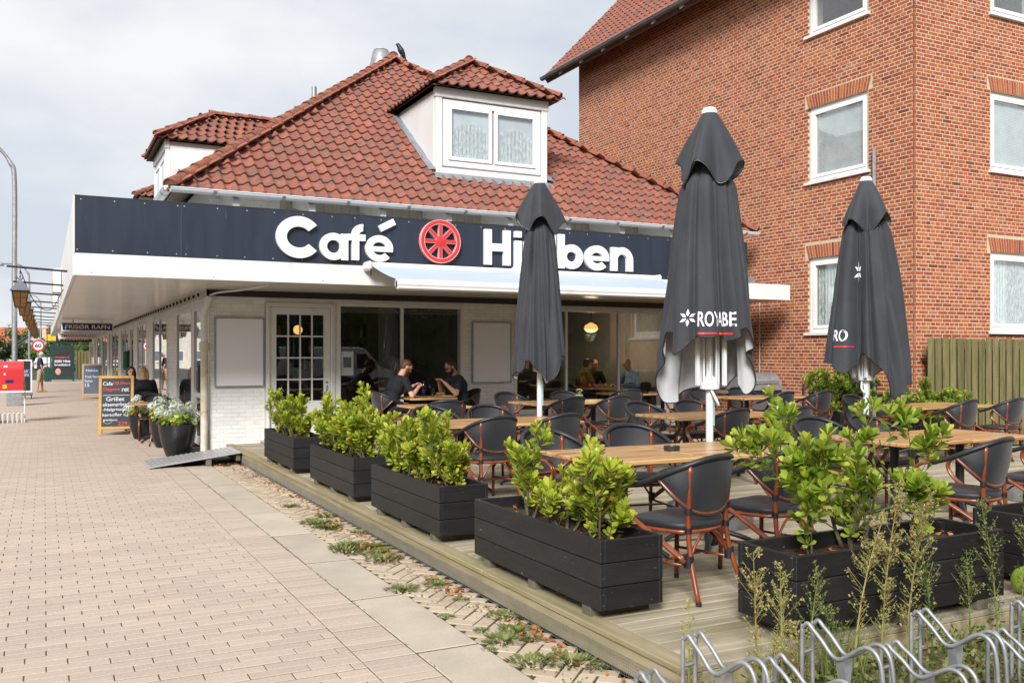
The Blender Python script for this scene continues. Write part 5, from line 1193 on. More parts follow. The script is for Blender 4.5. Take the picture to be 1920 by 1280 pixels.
# ================================================================ umbrellas
def rfun(th,z,P):
    """radius of the folded canopy at angle th and height z (0 bottom .. 1 top): rounded lobes with sharp inward creases"""
    z=max(0,min(1,z)); base=P['rb']*(1-z)**.95+P['rt']*(1-(1-z)**1.3); q=P['ph']
    if z>.84: base*=1-((z-.84)/.16)**.9*.62
    cr=lambda k,p,e:abs(math.cos(k*th+p))**e
    f=.10*math.sin(2*th+1+q)+.05*math.sin(3*th+q*2)-.36*cr(2,q+.35*z,9)-.24*cr(3,1.3+q*1.7-.9*z,12)*(.5+.5*math.sin(th+q))-.16*cr(5,q*.6+1.1*z,14)+.02*math.sin(13*th+9*z)
    return base*(1.06+f*(.55+.45*min(1,(1-z)*2.2))+P.get('out',0)*max(0,math.cos(th-P.get('od',0)))**3*(1-z))
def tri(x): return 1-abs(((x/math.pi)%2)-1)*2
def umbrella(x,y,lb,P,H=3.58,zb=1.18,zt=3.26,words=None):
    o=thing('folded_umbrella',lb,'umbrella',(x,y,DZ),0,'folded charcoal umbrellas'); MB().tube([(0,0,.02),(0,0,H-.03)],.0325,14).out('pole',M_polew,o,60)
    cy,cx=math.cos,math.sin
    plat=lambda c:max(0,min(1,(c+.35)/.55))
    hem=lambda th:zb+P['lift']*plat(math.cos(th-P['fd']))**2*(3-2*plat(math.cos(th-P['fd'])))+.06*math.sin(3*th+P['ph'])+.06*math.sin(5*th+1)+.03*math.sin(9*th)-P['dip']*max(0,math.cos(th-P['dd']))**6
    def surf(u,v,dr=0):
        th=2*math.pi*u; z=hem(th)+(zt-hem(th))*v; r=rfun(th,(z-zb)/(zt-zb),P)+dr
        return (r*math.cos(th),r*math.sin(th),z)
    MB().grid(lambda u,v:surf(u,v),240,30,True).out('canopy',M_parasol,o,180); MB().grid(lambda u,v:surf(u,v*.55,-.007),240,16,True).out('lining',M_lining,o,180)
    b=MB(); b.tube([Vector(surf(i/240,0,-.003)) for i in range(240)],.006,5,closed=True); b.out('hem',M_rim,o,180)
    # vent cap, hanging in lobes
    def cap(u,v):
        th=2*math.pi*u; lob=tri(4*th+P['ph']+.8)*.17+math.sin(7*th+P['ph'])*.09; r=.06+(.26*(1+lob*min(1,v*1.6))-.06)*(v**.8); z=H-.02-(.50+.09*math.sin(4*th+P['ph']+2.2)+.05*math.cos(th-P['fd']))*v; return (r*math.cos(th),r*math.sin(th),z)
    MB().grid(cap,96,14,True).out('vent_cap',M_parasol,o,180); MB().grid(lambda u,v:tuple(Vector(cap(u,.25+.75*v))*1+Vector((0,0,-.008))),96,8,True).out('vent_lining',M_lining,o,180)
    MB().tube([Vector(cap(i/96,1)) for i in range(96)],.005,5,closed=True).out('vent_hem',M_rim,o,180)
    MB().lathe([(.0,.03),(.05,.025),(.068,.0),(.068,-.025),(.05,-.03)],18,c=(0,0,H)).out('finial',M_board,o,60)
    # ribs and runner under the skirt
    MB().lathe([(.055,0),(.085,.01),(.085,.05),(.06,.07),(.05,.12)],16,c=(0,0,zb-.02)).out('runner',M_polew,o,60)
    for k in range(8):
        a=k*math.pi/4+.2; MB().tube([(.075*math.cos(a),.075*math.sin(a),zb+.02),(.075*math.cos(a),.075*math.sin(a),zb+.9)],.011,6).out('rib',M_polew,o,60)
    for k in range(2):
        a=P['fd']+(-.9 if k else 1.0); MB().cbox(-.014,.014,-.02,.02,zb+.02,zb+.55,.004,T((.14*math.cos(a),.14*math.sin(a),0))).out('strut',M_polew,o)
    MB().tube(spline([(.05*math.cos(P['fd']),.05*math.sin(P['fd']),zb),(.1*math.cos(P['fd']+.5),.1*math.sin(P['fd']+.5),zb-.1),(.09*math.cos(P['fd']+.9),.09*math.sin(P['fd']+.9),zb-.15),(.05*math.cos(P['fd']+.6),.05*math.sin(P['fd']+.6),zb-.05)],5),.012,6).out('cord',M_polew,o,180)
    MB().cbox(-.004,.03,-.034,-.0315,.85,1.15,.001,RZ(20)).out('pole_sticker',pm('mint_sticker%d'%int(x),(.45,.66,.62),None,40,.4),o)
    MB().tube([(0,0,.0),(0,0,.42)],.045,12).out('base_sleeve',M_zinc,o,60)
    if words:
        for (tx,a0,a1,z0,hh,mt,kind) in words:
            if kind=='text': b=textmesh(tx,.012,1.)
            elif kind=='bar': b=MB(); n=20; b.v=[(i/n,j,1.) for j in (0,1) for i in range(n+1)]; b.f=[(i,i+1,n+2+i,n+1+i) for i in range(n)]
            else:
                b=MB()
                for k in range(6):
                    t=k*math.pi/3+math.pi/2
                    q=[(.16,0),(.5,.3),(1,0),(.5,-.3)]; b.add([(x_*math.cos(t)-y_*math.sin(t)*.62,x_*math.sin(t)+y_*math.cos(t)*.62,1.) for x_,y_ in q],[(0,3,2,1)])
            xs=[q[0] for q in b.v]; ys=[q[1] for q in b.v]; a,c,d,e=min(xs),max(xs),min(ys),max(ys); keep=[]
            vv=[]
            for q in b.v:
                th=a0+(q[0]-a)/(c-a)*(a1-a0); z=z0+(q[1]-d)/(e-d)*hh; r=rfun(th,(z-zb)/(zt-zb),P)+(.0035 if q[2]>0 else .001); vv.append((r*math.cos(th),r*math.sin(th),z))
            b.v=vv; b.out('print',mt,o)
    return o
U2=(5.15,6.32); fd2=math.atan2(-U2[1],-U2[0])
P2=dict(rb=.42,rt=.17,ph=.35,lift=.42,fd=fd2+.1,dip=.06,dd=fd2-1.9,out=.12,od=fd2-1.4)
umbrella(*U2,'large folded charcoal umbrella lettered ROYA with grey lining, between the tables',P2,words=[('',fd2-.62,fd2-.34,1.70,.15,M_board,'star'),('ROYA',fd2-.24,fd2+.42,1.70,.125,M_board,'text'),('BE',fd2+.46,fd2+.72,1.705,.12,M_board,'text'),('',fd2-.24,fd2+.66,1.635,.016,M_red,'bar')])
U3=(8.5,7.62); fd3=math.atan2(-U3[1],-U3[0])
umbrella(*U3,'folded charcoal umbrella before the brick wall, lettered RO on its fold',dict(rb=.43,rt=.165,ph=2.2,lift=.2,fd=fd3-1.0,dip=.12,dd=fd3+.7,out=.1,od=fd3+1.1),H=3.5,words=[('RO',fd3-.95,fd3-.55,1.62,.13,M_board,'text'),('',fd3-.9,fd3-.45,1.55,.016,M_red,'bar'),('',fd3-.55,fd3-.25,2.28,.26,M_board,'star')])
U1=(5.32,9.7); fd1=math.atan2(-U1[1],-U1[0])
umbrella(*U1,'slim plain folded charcoal umbrella standing before the café sign',dict(rb=.34,rt=.14,ph=4.1,lift=.10,fd=fd1+1.2,dip=.10,dd=fd1+.35,out=.05,od=fd1),H=3.55,zb=1.28)
def ubase(x,y,lb):
    o=thing('umbrella_base',lb,'umbrella base',(x,y,DZ+.003),0,'gravel filled umbrella bases'); MB().lathe([(.36,0),(.37,.02),(.37,.16),(.355,.17),(.35,.14)],28).out('rim',M_zinc,o,50); MB().grid(lambda u,v:((v*.352)*math.cos(6.2832*u),(v*.352)*math.sin(6.2832*u),.14+.012*math.sin(u*60+v*40)*math.sin(v*33)),40,10,True).out('gravel',M_gravel,o,180)
ubase(*U2,'round gravel filled base of the lettered umbrella'); ubase(*U3,'round gravel filled base of the umbrella before the brick wall'); ubase(*U1,'round gravel filled base of the slim plain umbrella'); ubase(9.0,5.9,'round gravel filled base without an umbrella')
# ================================================================ fence, railing, barbecue, racks
def fence(x0,x1,y,zt,lb,z0=.03):
    o=thing('board_fence',lb,'fence',(x0,y,0)); L=x1-x0; bm=[MB().cbox(0,.128,0,.022,z0,zt-.02*k,.004).mesh('board',M_fence) for k in range(3)]
    i=0; x=.0
    while x<L-.12:
        link('board',bm[rng.randrange(3)],o,loc=(x,-.024,0)); link('board',bm[rng.randrange(3)],o,loc=(x+.093,.0225,-.01)); x+=.186
    for z in (.35,1.0,zt-.3): MB().box(0,L,.046,.09,z,z+.09).out('rail',M_fence,o)
    return o
fence(BX+.02,17.6,BY-.24,1.94,'mossy green board fence beside the brick building')
fence(17.5,31,-3.4,2.1,'green board fence on the far side of the car park')
def railing():
    o=thing('stair_railing','black steel railing with curled end before the brick wall','railing',(12.78,11.75,DZ)); 
    for i in range(11): MB().tube([(0,i*.115,.0),(0,i*.115,.88)],.008,6).out('bar',M_black,o)
    MB().tube([(0,-.02,.0),(0,-.02,.9)],.02,8).out('post',M_black,o); MB().tube([(0,1.2,0),(0,1.2,.9)],.02,8).out('post',M_black,o)
    MB().tube(spline([(0,1.2,.9),(0,.6,.9),(0,.0,.9),(0,-.16,.87),(0,-.22,.78),(0,-.16,.70),(0,-.1,.73)],4),.018,8).out('handrail',M_black,o,180); MB().tube([(0,-.02,.1),(0,1.2,.1)],.012,6).out('lower_rail',M_black,o)
railing()
def barbecue():
    o=thing('barbecue','stainless gas barbecue with closed domed hood beside the brick wall','barbecue',(12.3,13.75,DZ+.003),R(0)); 
    prof=[(.32*math.cos(a),.78+.34*math.sin(a)) for a in np.linspace(0,math.pi,12)]; n=len(prof); b=MB(); b.v=[(x,y-.0,z) for x in (-.42,.42) for y,z in prof]; b.f=[(i,i+1,n+i+1,n+i) for i in range(n-1)]+[tuple(range(n)),tuple(range(2*n-1,n-1,-1))]; b.out('hood',M_zinc,o,40)
    MB().cbox(-.42,.42,-.31,.31,.62,.78,.01).out('firebox',M_black,o); MB().cbox(-.42,.42,-.3,.3,.08,.615,.01).out('cabinet',pm('grey_cabinet',(.12,.12,.12),None,3,.5),o)
    for s in (-1,1): MB().cbox(s*.43 if s>0 else -.75,.75 if s>0 else -.43,-.25,.25,.72,.76,.006).out('side_shelf',M_zinc,o)
    MB().tube([(-.3,-.36,.95),(.3,-.36,.95)],.014,8).out('handle',M_zinc,o)
    for x in (-.36,.36):
        for y in (-.25,.25): MB().lathe([(.04,0),(.04,.08)],10,c=(x,y,0)).out('caster',M_black,o)
barbecue()
def hose():
    MB().tube([(.09*math.cos(a),0,.11*math.sin(a)) for a in np.linspace(0,6.1,20)],.012,6).out('hose_reel',pm('orange_hose',(.45,.13,.03),None,3,.5),None,60,loc=(11.85,FY-.02,.95),label='orange hose loop hanging on the white pier',cat='hose')
hose()
def racks():
    d=Vector((.15,-.99,0)).normalized(); e=Vector((.99,.15,0)).normalized()
    def unit(h):
        o=[]; pts=[(0,0),(0,h-.06),(.008,h-.02),(.03,h),(.055,h-.02),(.10,h*.88),(.15,h*.775),(.185,h*.76),(.22,h*.80),(.29,h*.91),(.33,h*.93),(.365,h*.88),(.385,h*.75),(.395,h*.4),(.40,0)]
        return pts
    base=thing('bicycle_rack','x','bicycle rack'); 
    def mk(h,lb,loc):
        o=thing('bicycle_rack',lb,'bicycle rack',loc,0,'galvanised bicycle rack loops'); P=unit(h)
        for s in (-1,1): MB().tube(spline([d*x+e*(s*.037)+Vector((0,0,z)) for x,z in P],4),.0095,8).out('tube',M_zinc,o,180)
        for x,z in ((0,h*.72),(.392,h*.45)): MB().tube([d*x+e*-.037+Vector((0,0,z)),d*x+e*.037+Vector((0,0,z))],.007,6).out('cross_bar',M_zinc,o)
        b=MB(); c=d*.165; b.add([tuple(c+e*.034+Vector((0,0,h*.76))),tuple(c-e*.034+Vector((0,0,h*.76))),tuple(c-e*.012+Vector((0,0,h*.52))),tuple(c+e*.012+Vector((0,0,h*.52)))]+[tuple(c+d*.04+e*.034+Vector((0,0,h*.76))),tuple(c+d*.04-e*.034+Vector((0,0,h*.76))),tuple(c+d*.04-e*.012+Vector((0,0,h*.52))),tuple(c+d*.04+e*.012+Vector((0,0,h*.52)))],[(0,3,7,4),(1,5,6,2),(2,6,7,3)]); b.out('wheel_plate',M_zinc,o)
        return o
    bpy.data.objects.remove(base)
    for i in range(5):
        x=2.42+i*.575; y=3.1-(x-2.44)*.165; mk(.48,'tall galvanised bicycle rack loop, %s from the terrace corner'%['first','second','third','fourth','fifth'][i],(x,y,0))
    for i in range(5):
        x=2.12+i*.575; y=2.96-(x-2.44)*.165; mk(.40,'low galvanised bicycle rack loop, %s from the terrace corner'%['first','second','third','fourth','fifth'][i],(x,y,0))
    MB().tube([(2.25,2.98,.045),(5.3,2.46,.045)],.03,10).out('rack_pipe',M_zinc,None,60,label='galvanised ground pipe carrying the bicycle rack loops',cat='pipe')
racks()
# ================================================================ weeds and litter
def weed(x,y,h,mat,lb,seed,bushy=1.,z=0):
    rg=random.Random(seed); o=thing('tall_weed',lb,'weed',(x,y,z),0,'tall weeds at the terrace front'); st=MB(); lf=MB(); lean=Vector((rg.gauss(0,.10),rg.gauss(0,.10),1))
    pts=[Vector((lean.x*h*t*t,lean.y*h*t*t,h*t)) for t in np.linspace(0,1,7)]; st.tube(pts,[.0055,.005,.0045,.004,.0035,.0025,.0015],5)
    def at(t): q=t*6; i=min(int(q),5); return pts[i].lerp(pts[i+1],q-i)
    n=int(46*bushy*h/.8)+14
    for i in range(n):
        t=.18+.82*rg.random(); p=at(t); a=rg.random()*6.28; L=(.10 if t>.5 else .05)*(1.25-t)*(.6+.8*rg.random())*1.5; e=p+Vector((math.cos(a)*L*.75,math.sin(a)*L*.75,L)); st.tube([p,e],.0012,3,cap=False)
        for k in range(9 if t>.45 else 4):
            q=p.lerp(e,.35+.65*rg.random())+Vector((rg.gauss(0,.007),rg.gauss(0,.007),rg.gauss(0,.007))); leaf_card(lf,q,Vector((rg.gauss(0,1),rg.gauss(0,1),rg.gauss(0,1))),.0055+.004*rg.random(),rg)
        if t<.75:
            y0=Vector((math.cos(a),math.sin(a),.5)).normalized(); sd=y0.cross(Vector((0,0,1))); l2=.05+.03*rg.random(); lf.add([tuple(p),tuple(p+y0*l2*.5+sd*.004),tuple(p+y0*l2),tuple(p+y0*l2*.5-sd*.004)],[(0,1,2,3)])
    st.out('stem',mat,o,kind='stuff'); lf.out('leaves',mat,o,kind='stuff')
WD=[(2.62,3.36,.48,M_straw,'dry brown weed standing at the terrace corner',.5),(3.02,3.36,.72,M_straw,'pale weed leaning before the first chair, left of front planter',.8),(3.20,3.38,.60,M_straw,'brown dried weed at the street end of the front planter',1),(3.33,3.34,.58,M_weed,'green flowering weed at the corner of the front planter',1),(3.62,3.32,.84,M_straw,'slim tall weed before the front planter corner',.9),(3.86,3.36,.98,M_straw,'tallest beige seeding weed before the front planter',1.5),(4.02,3.34,.96,M_straw,'second tall beige seeding weed before the front planter',1.5),(4.22,3.34,.70,M_weed,'slim green weed right of the tall beige weeds',1.),(4.55,3.36,.52,M_weed,'short weed before the middle of the front planter',.8),(4.78,3.36,.80,M_weed,'upright green weed before the far end of front planter',1.),(5.02,3.38,.92,M_weed,'tall green weed beside the green ball',1.2),(5.14,3.36,.78,M_weed,'green weed just past the green ball',1.1),(3.45,3.28,.40,M_weed,'low green weed under the front planter corner',1.2),(2.95,3.2,.34,M_straw,'low straw coloured weed under the rack',1.2),(3.15,3.22,.38,M_straw,'low dry tangled weed under the front planter',1.4)]
for i,w in enumerate(WD): weed(w[0],w[1],w[2],w[3],w[4],100+i,w[5])
def tufts():
    rg=random.Random(3); proto=[]
    for v in range(4):
        b=MB()
        for i in range(150):
            a=rg.random()*6.28; q=.11*rg.random()**.6; d=Vector((math.cos(a)*(.4+q*9),math.sin(a)*(.4+q*9),1)).normalized(); p=Vector((q*math.cos(a),q*math.sin(a),0)); l=.025+.045*rg.random(); sd=d.cross(Vector((0,0,1))).normalized()*(.003+.007*rg.random()); m=p+d*l*.55
            b.add([tuple(p-sd*.4),tuple(m-sd),tuple(p+d*l+Vector((0,0,-.01))),tuple(m+sd),tuple(p+sd*.4)],[(0,1,2,3,4)])
        proto.append(b.mesh('weed_tuft',M_weed))
    spots=[(2.42,9.9),(2.36,8.9),(2.30,8.7),(2.40,8.55),(2.36,7.75),(2.44,7.6),(2.30,7.5),(2.50,7.35),(2.40,7.2),(2.58,8.3),(2.56,7.7),(2.32,6.9),(2.26,6.1),(2.55,6.2),(2.24,5.35),(2.6,5.2),(2.3,4.75),(2.45,4.7),(2.28,4.3),(2.52,4.3),(2.60,4.0),(2.35,3.8),(2.58,9.2),(2.5,5.6),(2.3,3.4),(2.55,3.6)]
    for x,y in spots:
        for k in range(1 if rg.random()<.5 else 3):
            o=link('weed_tuft',proto[rg.randrange(4)],None,loc=(x+rg.gauss(0,.05),y+rg.gauss(0,.09),-.004),rz=rg.random()*6.28,label='low green weed tuft growing in the herringbone paving strip',cat='weed',group='weed tufts in the herringbone strip'); s=.35+.85*rg.random()**1.5; o.scale=(s,s*(.7+.6*rg.random()),s*.8)
    m=MB()
    for i in range(900):
        x=2.225+.43*rg.random(); y=3.0+11*rg.random()
        if rg.random()<.5+.5*math.sin(y*3+x*9): leaf_card(m,(x,y,.004),Vector((rg.gauss(0,.7),rg.gauss(0,.7),1)),.006+.006*rg.random(),rg)
    for i in range(260): leaf_card(m,(1.835+rg.gauss(0,.008),3+11*rg.random(),.003),Vector((rg.gauss(0,.7),rg.gauss(0,.7),1)),.006,rg)
    for i in range(5200):
        leaf_card(m,(2.6+3.2*rg.random(),2.5+.95*rg.random()**.6,.01+.13*rg.random()**2),Vector((rg.gauss(0,1),rg.gauss(0,1),.7)),.010+.014*rg.random(),rg)
    m.out('small_weeds',M_weed,None,label='small green weeds and moss scattered in paving joints and earth',cat='weeds',kind='stuff')
    b=MB()
    for i in range(330):
        x=2.62-abs(rg.gauss(0,.09)); y=3+11.4*rg.random(); leaf_card(b,(x,y,.008),Vector((rg.gauss(0,.3),rg.gauss(0,.3),1)),.012+.018*rg.random(),rg)
    for i in range(160): leaf_card(b,(2.35+rg.gauss(0,.15),14.3+rg.gauss(0,.25),.008),Vector((rg.gauss(0,.3),rg.gauss(0,.3),1)),.02,rg)
    for i in range(420): leaf_card(b,(2.6+3*rg.random(),2.4+1.0*rg.random(),.03),Vector((rg.gauss(0,.5),rg.gauss(0,.5),1)),.012+.016*rg.random(),rg)
    for x,y in ((2.36,7.55),(2.5,7.3),(2.57,5.9),(2.55,4.8),(2.45,8.6)):
        for i in range(16): leaf_card(b,(x+rg.gauss(0,.07),y+rg.gauss(0,.1),.014),Vector((rg.gauss(0,.5),rg.gauss(0,.5),1)),.02+.012*rg.random(),rg)
    b.out('leaf_litter',M_dead,None,label='dry brown fallen leaves lying along the terrace edge',cat='leaves',kind='stuff')
    g=MB()
    for i in range(40):
        a=rg.random()*6.28; x,y=3.5+rg.gauss(0,.12),3.3+rg.gauss(0,.05); h=.2+.2*rg.random(); dx,dy=math.cos(a)*.12,math.sin(a)*.12; s=.004
        g.add([(x-s,y,0),(x+s,y,0),(x+dx*.4+s,y+dy*.4,h*.7),(x+dx*.4-s,y+dy*.4,h*.7),(x+dx,y+dy,h)],[(0,1,2,3),(3,2,4)])
    g.out('grass_clump',M_weed,None,label='clump of long grass blades before the front planter',cat='grass',kind='stuff')
tufts()
# ================================================================ people
PEND=[]
def finish(o,vox,it=3):
    m=o.modifiers.new('r','REMESH'); m.mode='VOXEL'; m.voxel_size=vox; m.use_smooth_shade=True; s=o.modifiers.new('s','SMOOTH'); s.factor=.5; s.iterations=it; PEND.append(o)
def limb(b,p,q,r0,r1,n=10):
    p=Vector(p);q=Vector(q); b.tube([p,p.lerp(q,.35),p.lerp(q,.7),q],[r0,r0*.65+r1*.35+.004,r0*.3+r1*.7+.002,r1],n); b.ell(p,r0,n,8); b.ell(q,r1,n,8)
def hand(b,w,d,n,thumb,curl=.6,k=1.):
    """palm and five fingers from wrist w along d; n = back-of-hand normal; thumb = side vector"""
    d=d.normalized(); th=thumb.normalized(); n=n.normalized(); M=basis((0,0,0),th,d,n).to_3x3().to_4x4(); c=w+d*.05*k; b.ell(c,(.041*k,.05*k,.016*k),10,8,M)
    for i,(o,l) in enumerate(((.030,.070),(.010,.078),(-.010,.072),(-.029,.056))):
        p=w+d*.085*k+th*o*k; a=d; pts=[p]
        for s in (.42,.33,.25):
            a=(a*math.cos(curl*.8)-n*math.sin(curl*.8)).normalized(); pts.append(pts[-1]+a*l*s*k)
        b.tube(pts,[.0095*k,.009*k,.0085*k,.007*k],7)
    p=w+d*.025*k+th*.032*k; b.tube([p,p+(th*.6+d*.7).normalized()*.035*k-n*.008*k,p+(th*.45+d*.9).normalized()*.065*k-n*.02*k],[.012*k,.010*k,.008*k],7)
def person(lb,J,f,shirt,pants,skin,hair,sleeve=.62,hairkind='short',beard=False,glasses=False,vox=.010,loc=None,legs=True,shoe=None,nose=True):
    o=thing('person',lb,'person',loc or (J['pelvis'][0],J['pelvis'][1],0)); off=Vector(o.location); V={k:Vector(v)-off for k,v in J.items() if k!='pantlen'}; f=Vector(f).normalized(); up=Vector((0,0,1)); s=up.cross(f).normalized()
    hf=Vector(J.get('look',f)).normalized(); hs=Vector((0,0,1)).cross(hf).normalized(); hu=hf.cross(hs)
    MH=basis((0,0,0),hs,hf,hu).to_3x3().to_4x4(); MT=basis((0,0,0),s,f,up).to_3x3().to_4x4()
    b=MB(); H=V['head']; P=lambda x,y,z:H+hs*x+hf*y+hu*z
    b.ell(H+hu*.02,(.074,.094,.100),16,12,MH); b.ell(P(0,.022,-.055),(.056,.068,.066),14,10,MH); b.ell(P(0,.05,-.095),(.03,.03,.02),10,8,MH)
    if nose: b.ell(P(0,.098,-.022),(.014,.02,.022),8,6,MH); b.ell(P(0,.086,.03),(.055,.02,.012),10,6,MH); b.ell(P(0,.088,-.062),(.024,.012,.007),8,6,MH)
    for e in (-1,1): b.ell(P(e*.074,-.008,-.012),(.010,.02,.031),8,6,MH)
    limb(b,V['neck'],P(0,-.012,-.07),.055,.052)
    tor=[(V['pelvis'],(.165,.125,.12)),(V['pelvis'].lerp(V['chest'],.5),(.150,.115,.14)),(V['chest'],(.175,.125,.16)),(V['chest'].lerp(V['neck'],.62),(.175,.095,.085))]
    for c,r in tor: b.ell(c,r,14,10,MT)
    for e,n_ in ((1,'l'),(-1,'r')):
        sh_,el,wr=V['sh_'+n_],V['el_'+n_],V['wr_'+n_]; limb(b,sh_,el,.052,.040); limb(b,el,wr,.043,.027); d=(wr-el).normalized()
        hd=Vector(J.get('hd_'+n_,d)).normalized(); nrm=(up-hd*up.dot(hd)); nrm=nrm.normalized() if nrm.length>.1 else f; th=hd.cross(nrm)*(-1 if n_=='r' else 1); hand(b,wr,hd,nrm,th,.75)
        if legs: limb(b,V['hip_'+n_],V['kn_'+n_],.082,.058); limb(b,V['kn_'+n_],V['an_'+n_],.058,.036)
    bo=b.out('body',skin,o,180); finish(bo,vox)
    c=MB(); g=.016
    for q,r in tor[1:]: c.ell(q,tuple(x+g for x in r),14,10,MT)
    c.ell(V['pelvis']+up*.02,(.178,.142,.11),14,10,MT)
    for n_ in 'lr':
        sh_,el,wr=V['sh_'+n_],V['el_'+n_],V['wr_'+n_]
        if sleeve<=1: limb(c,sh_,sh_.lerp(el,sleeve),.068,.062)
        else: limb(c,sh_,el,.066,.056); limb(c,el,el.lerp(wr,sleeve-1),.055,.042)
    c.lathe([(.078,-.02),(.066,.012)],14,c=V['neck']-up*.005); finish(c.out('shirt',shirt,o,180),vox,4)
    if legs:
        c=MB(); c.ell(V['pelvis'],(.175,.142,.12),14,10,MT); pl=J.get('pantlen',1.)
        for n_ in 'lr':
            limb(c,V['hip_'+n_],V['kn_'+n_],.10,.078)
            if pl>0: limb(c,V['kn_'+n_],V['kn_'+n_].lerp(V['an_'+n_],pl),.076,.066)
        finish(c.out('trousers',pants,o,180),vox,4)
        for n_ in 'lr':
            q=V['an_'+n_]; c=MB(); c.ell(q+f*.07-up*.035,(.045,.13,.042),12,8,MT); c.ell(q-up*.0,(.042,.05,.05),10,8,MT); finish(c.out('shoe',shoe or M_black,o,180),.012)
    h=MB()
    if hairkind=='bald': pass
    else:
        h.ell(P(0,-.014,.040),(.083,.100,.092),16,12,MH); h.ell(P(0,-.045,-.01),(.077,.070,.075),14,10,MH)
        if hairkind=='crop': h=MB(); h.ell(P(0,-.016,.042),(.079,.096,.085),16,12,MH); h.ell(P(0,-.048,-.0),(.072,.062,.07),14,10,MH)
        if hairkind=='long':
            for i in range(-4,5): h.tube([P(i*.017,-.05,.06),P(i*.022,-.10+abs(i)*.006,-.03),P(i*.021+.006*(i%2),-.125+abs(i)*.007,-.16),P(i*.017,-.125+abs(i)*.006,-.29),P(i*.013-.006*(i%2),-.118,-.40)],[.024,.027,.025,.022,.010],7)
        if hairkind=='side':
            for e in (-1,1): h.tube([P(e*.06,-.02,.06),P(e*.082,-.02,-.04),P(e*.078,.0,-.15),P(e*.07,.02,-.24)],[.03,.03,.03,.015],8)
        ho=h.out('hair',hair,o,180); finish(ho,.008,2)
    if beard:
        h=MB(); h.ell(P(0,.036,-.078),(.060,.064,.046),14,10,MH); h.ell(P(0,.07,-.098),(.036,.034,.03),10,8,MH)
        for e in (-1,1): h.ell(P(e*.062,.022,-.045),(.014,.03,.045),8,8,MH)
        finish(h.out('beard',hair,o,180),.008,2)
    for e in (-1,1): MB().ell(P(e*.031,.086,.004),(.013,.008,.008),8,6,MH).out('eye',M_dark,o,180)
    if glasses:
        gl=MB()
        for e in (-1,1):
            gl.tube([P(e*.034+.026*math.cos(a),.105,.002+.019*math.sin(a)) for a in np.linspace(0,6.28,16)[:-1]],.0035,5,closed=True); gl.tube([P(e*.06,.103,.005),P(e*.078,.0,.004)],.003,5)
        gl.tube([P(-.008,.107,.004),P(.008,.107,.004)],.003,5); gl.out('glasses',M_black,o)
    return o
def seated(x,y,deg,z,lean,wl,wr,look=None,hz=0):
    a=R(deg); f=Vector((math.cos(a),math.sin(a),0)); s=Vector((-f.y,f.x,0)); up=Vector((0,0,1)); p=Vector((x,y,z+.10)); ch=p+up*.34+f*lean*.55; nk=p+up*.53+f*lean
    J=dict(pelvis=p,chest=ch,neck=nk,head=nk+up*(.155+hz)+f*(.05+lean*.25))
    if look: J['look']=look
    for e,n,w in ((1,'l',wl),(-1,'r',wr)):
        sh_=nk-up*.055+s*(e*.185); w=Vector(w); v=w-sh_; L=v.length; h=math.sqrt(max(.29**2-(min(L,.57)/2)**2,0)); o=(-up*.8+s*(e*.55)-f*.25); o=(o-v.normalized()*o.dot(v.normalized())).normalized()
        J['sh_'+n]=sh_; J['el_'+n]=sh_+v*.5+o*h; J['wr_'+n]=w; hp=p+s*(e*.09); J['hip_'+n]=hp; kn=hp+f*.44+up*.0+s*(e*.05); J['kn_'+n]=kn; J['an_'+n]=kn-up*(z+.0-.06+ (0))*1.0 -f*.06 if False else Vector((kn.x-f.x*.06,kn.y-f.y*.06,0))
    return J,f
hb_=pm('ginger_brown_hair',(.14,.06,.025),(.07,.03,.014),40,.6,.5,90); hd_=pm('dark_hair',(.025,.017,.012),(.014,.01,.008),40,.5,.5,90); hbl=pm('blond_hair',(.42,.27,.12),(.24,.14,.06),30,.5,.5,70,stretch=(1,1,.3)); hg=pm('grey_hair',(.45,.44,.42),None,40,.6,.5,90)
def seat_person(lb,x,y,deg,zf,zs,lean,wl,wr,shirt,pants,skin,hair,look=None,**k):
    J,f=seated(x,y,deg,zs,lean,wl,wr,look)
    for n in 'lr': J['an_'+n].z=zf+.075
    pl=k.pop('pantlen',1.); J['pantlen']=pl
    return person(lb,J,f,shirt,pants,skin,hair,**k)
c_blk=cloth('black_tshirt',(.018,.019,.024)); c_navy=cloth('charcoal_tshirt',(.040,.044,.055)); c_pant=cloth('dark_trousers',(.02,.021,.027))
seat_person('bearded man in black T-shirt eating at the table, facing the man with glasses',5.10,14.52,4,DZ,DZ+.47,.22,(5.62,14.70,1.12),(5.60,14.42,1.10),c_blk,c_pant,M_skin,hb_,look=(.86,.0,-.5),beard=True,hairkind='crop',vox=.008,pantlen=.0)
seat_person('man with glasses and charcoal T-shirt holding a sandwich at the table',6.50,14.60,183,DZ,DZ+.47,.16,(6.08,14.46,1.17),(6.06,14.66,1.17),c_navy,c_pant,M_skin2,hd_,look=(-.86,-.02,-.42),beard=True,glasses=True,hairkind='crop',vox=.008,pantlen=.0)
IZ=.178
c_or=cloth('orange_shirt',(.50,.20,.035)); c_bl=cloth('blue_shirt',(.20,.33,.55))
seat_person('man in orange shirt sitting behind the café window',10.05,16.55,-5,IZ,IZ+.47,.10,(10.5,16.75,.98),(10.5,16.4,.98),c_or,c_pant,M_skin,hd_,look=(.95,.15,-.1),hairkind='crop')
seat_person('man in light blue shirt sitting behind the café window',11.42,16.5,185,IZ,IZ+.47,.14,(10.95,16.35,.99),(10.95,16.65,.99),c_bl,c_pant,M_skin,hg,look=(-.95,0,-.2),hairkind='bald',sleeve=1.8)
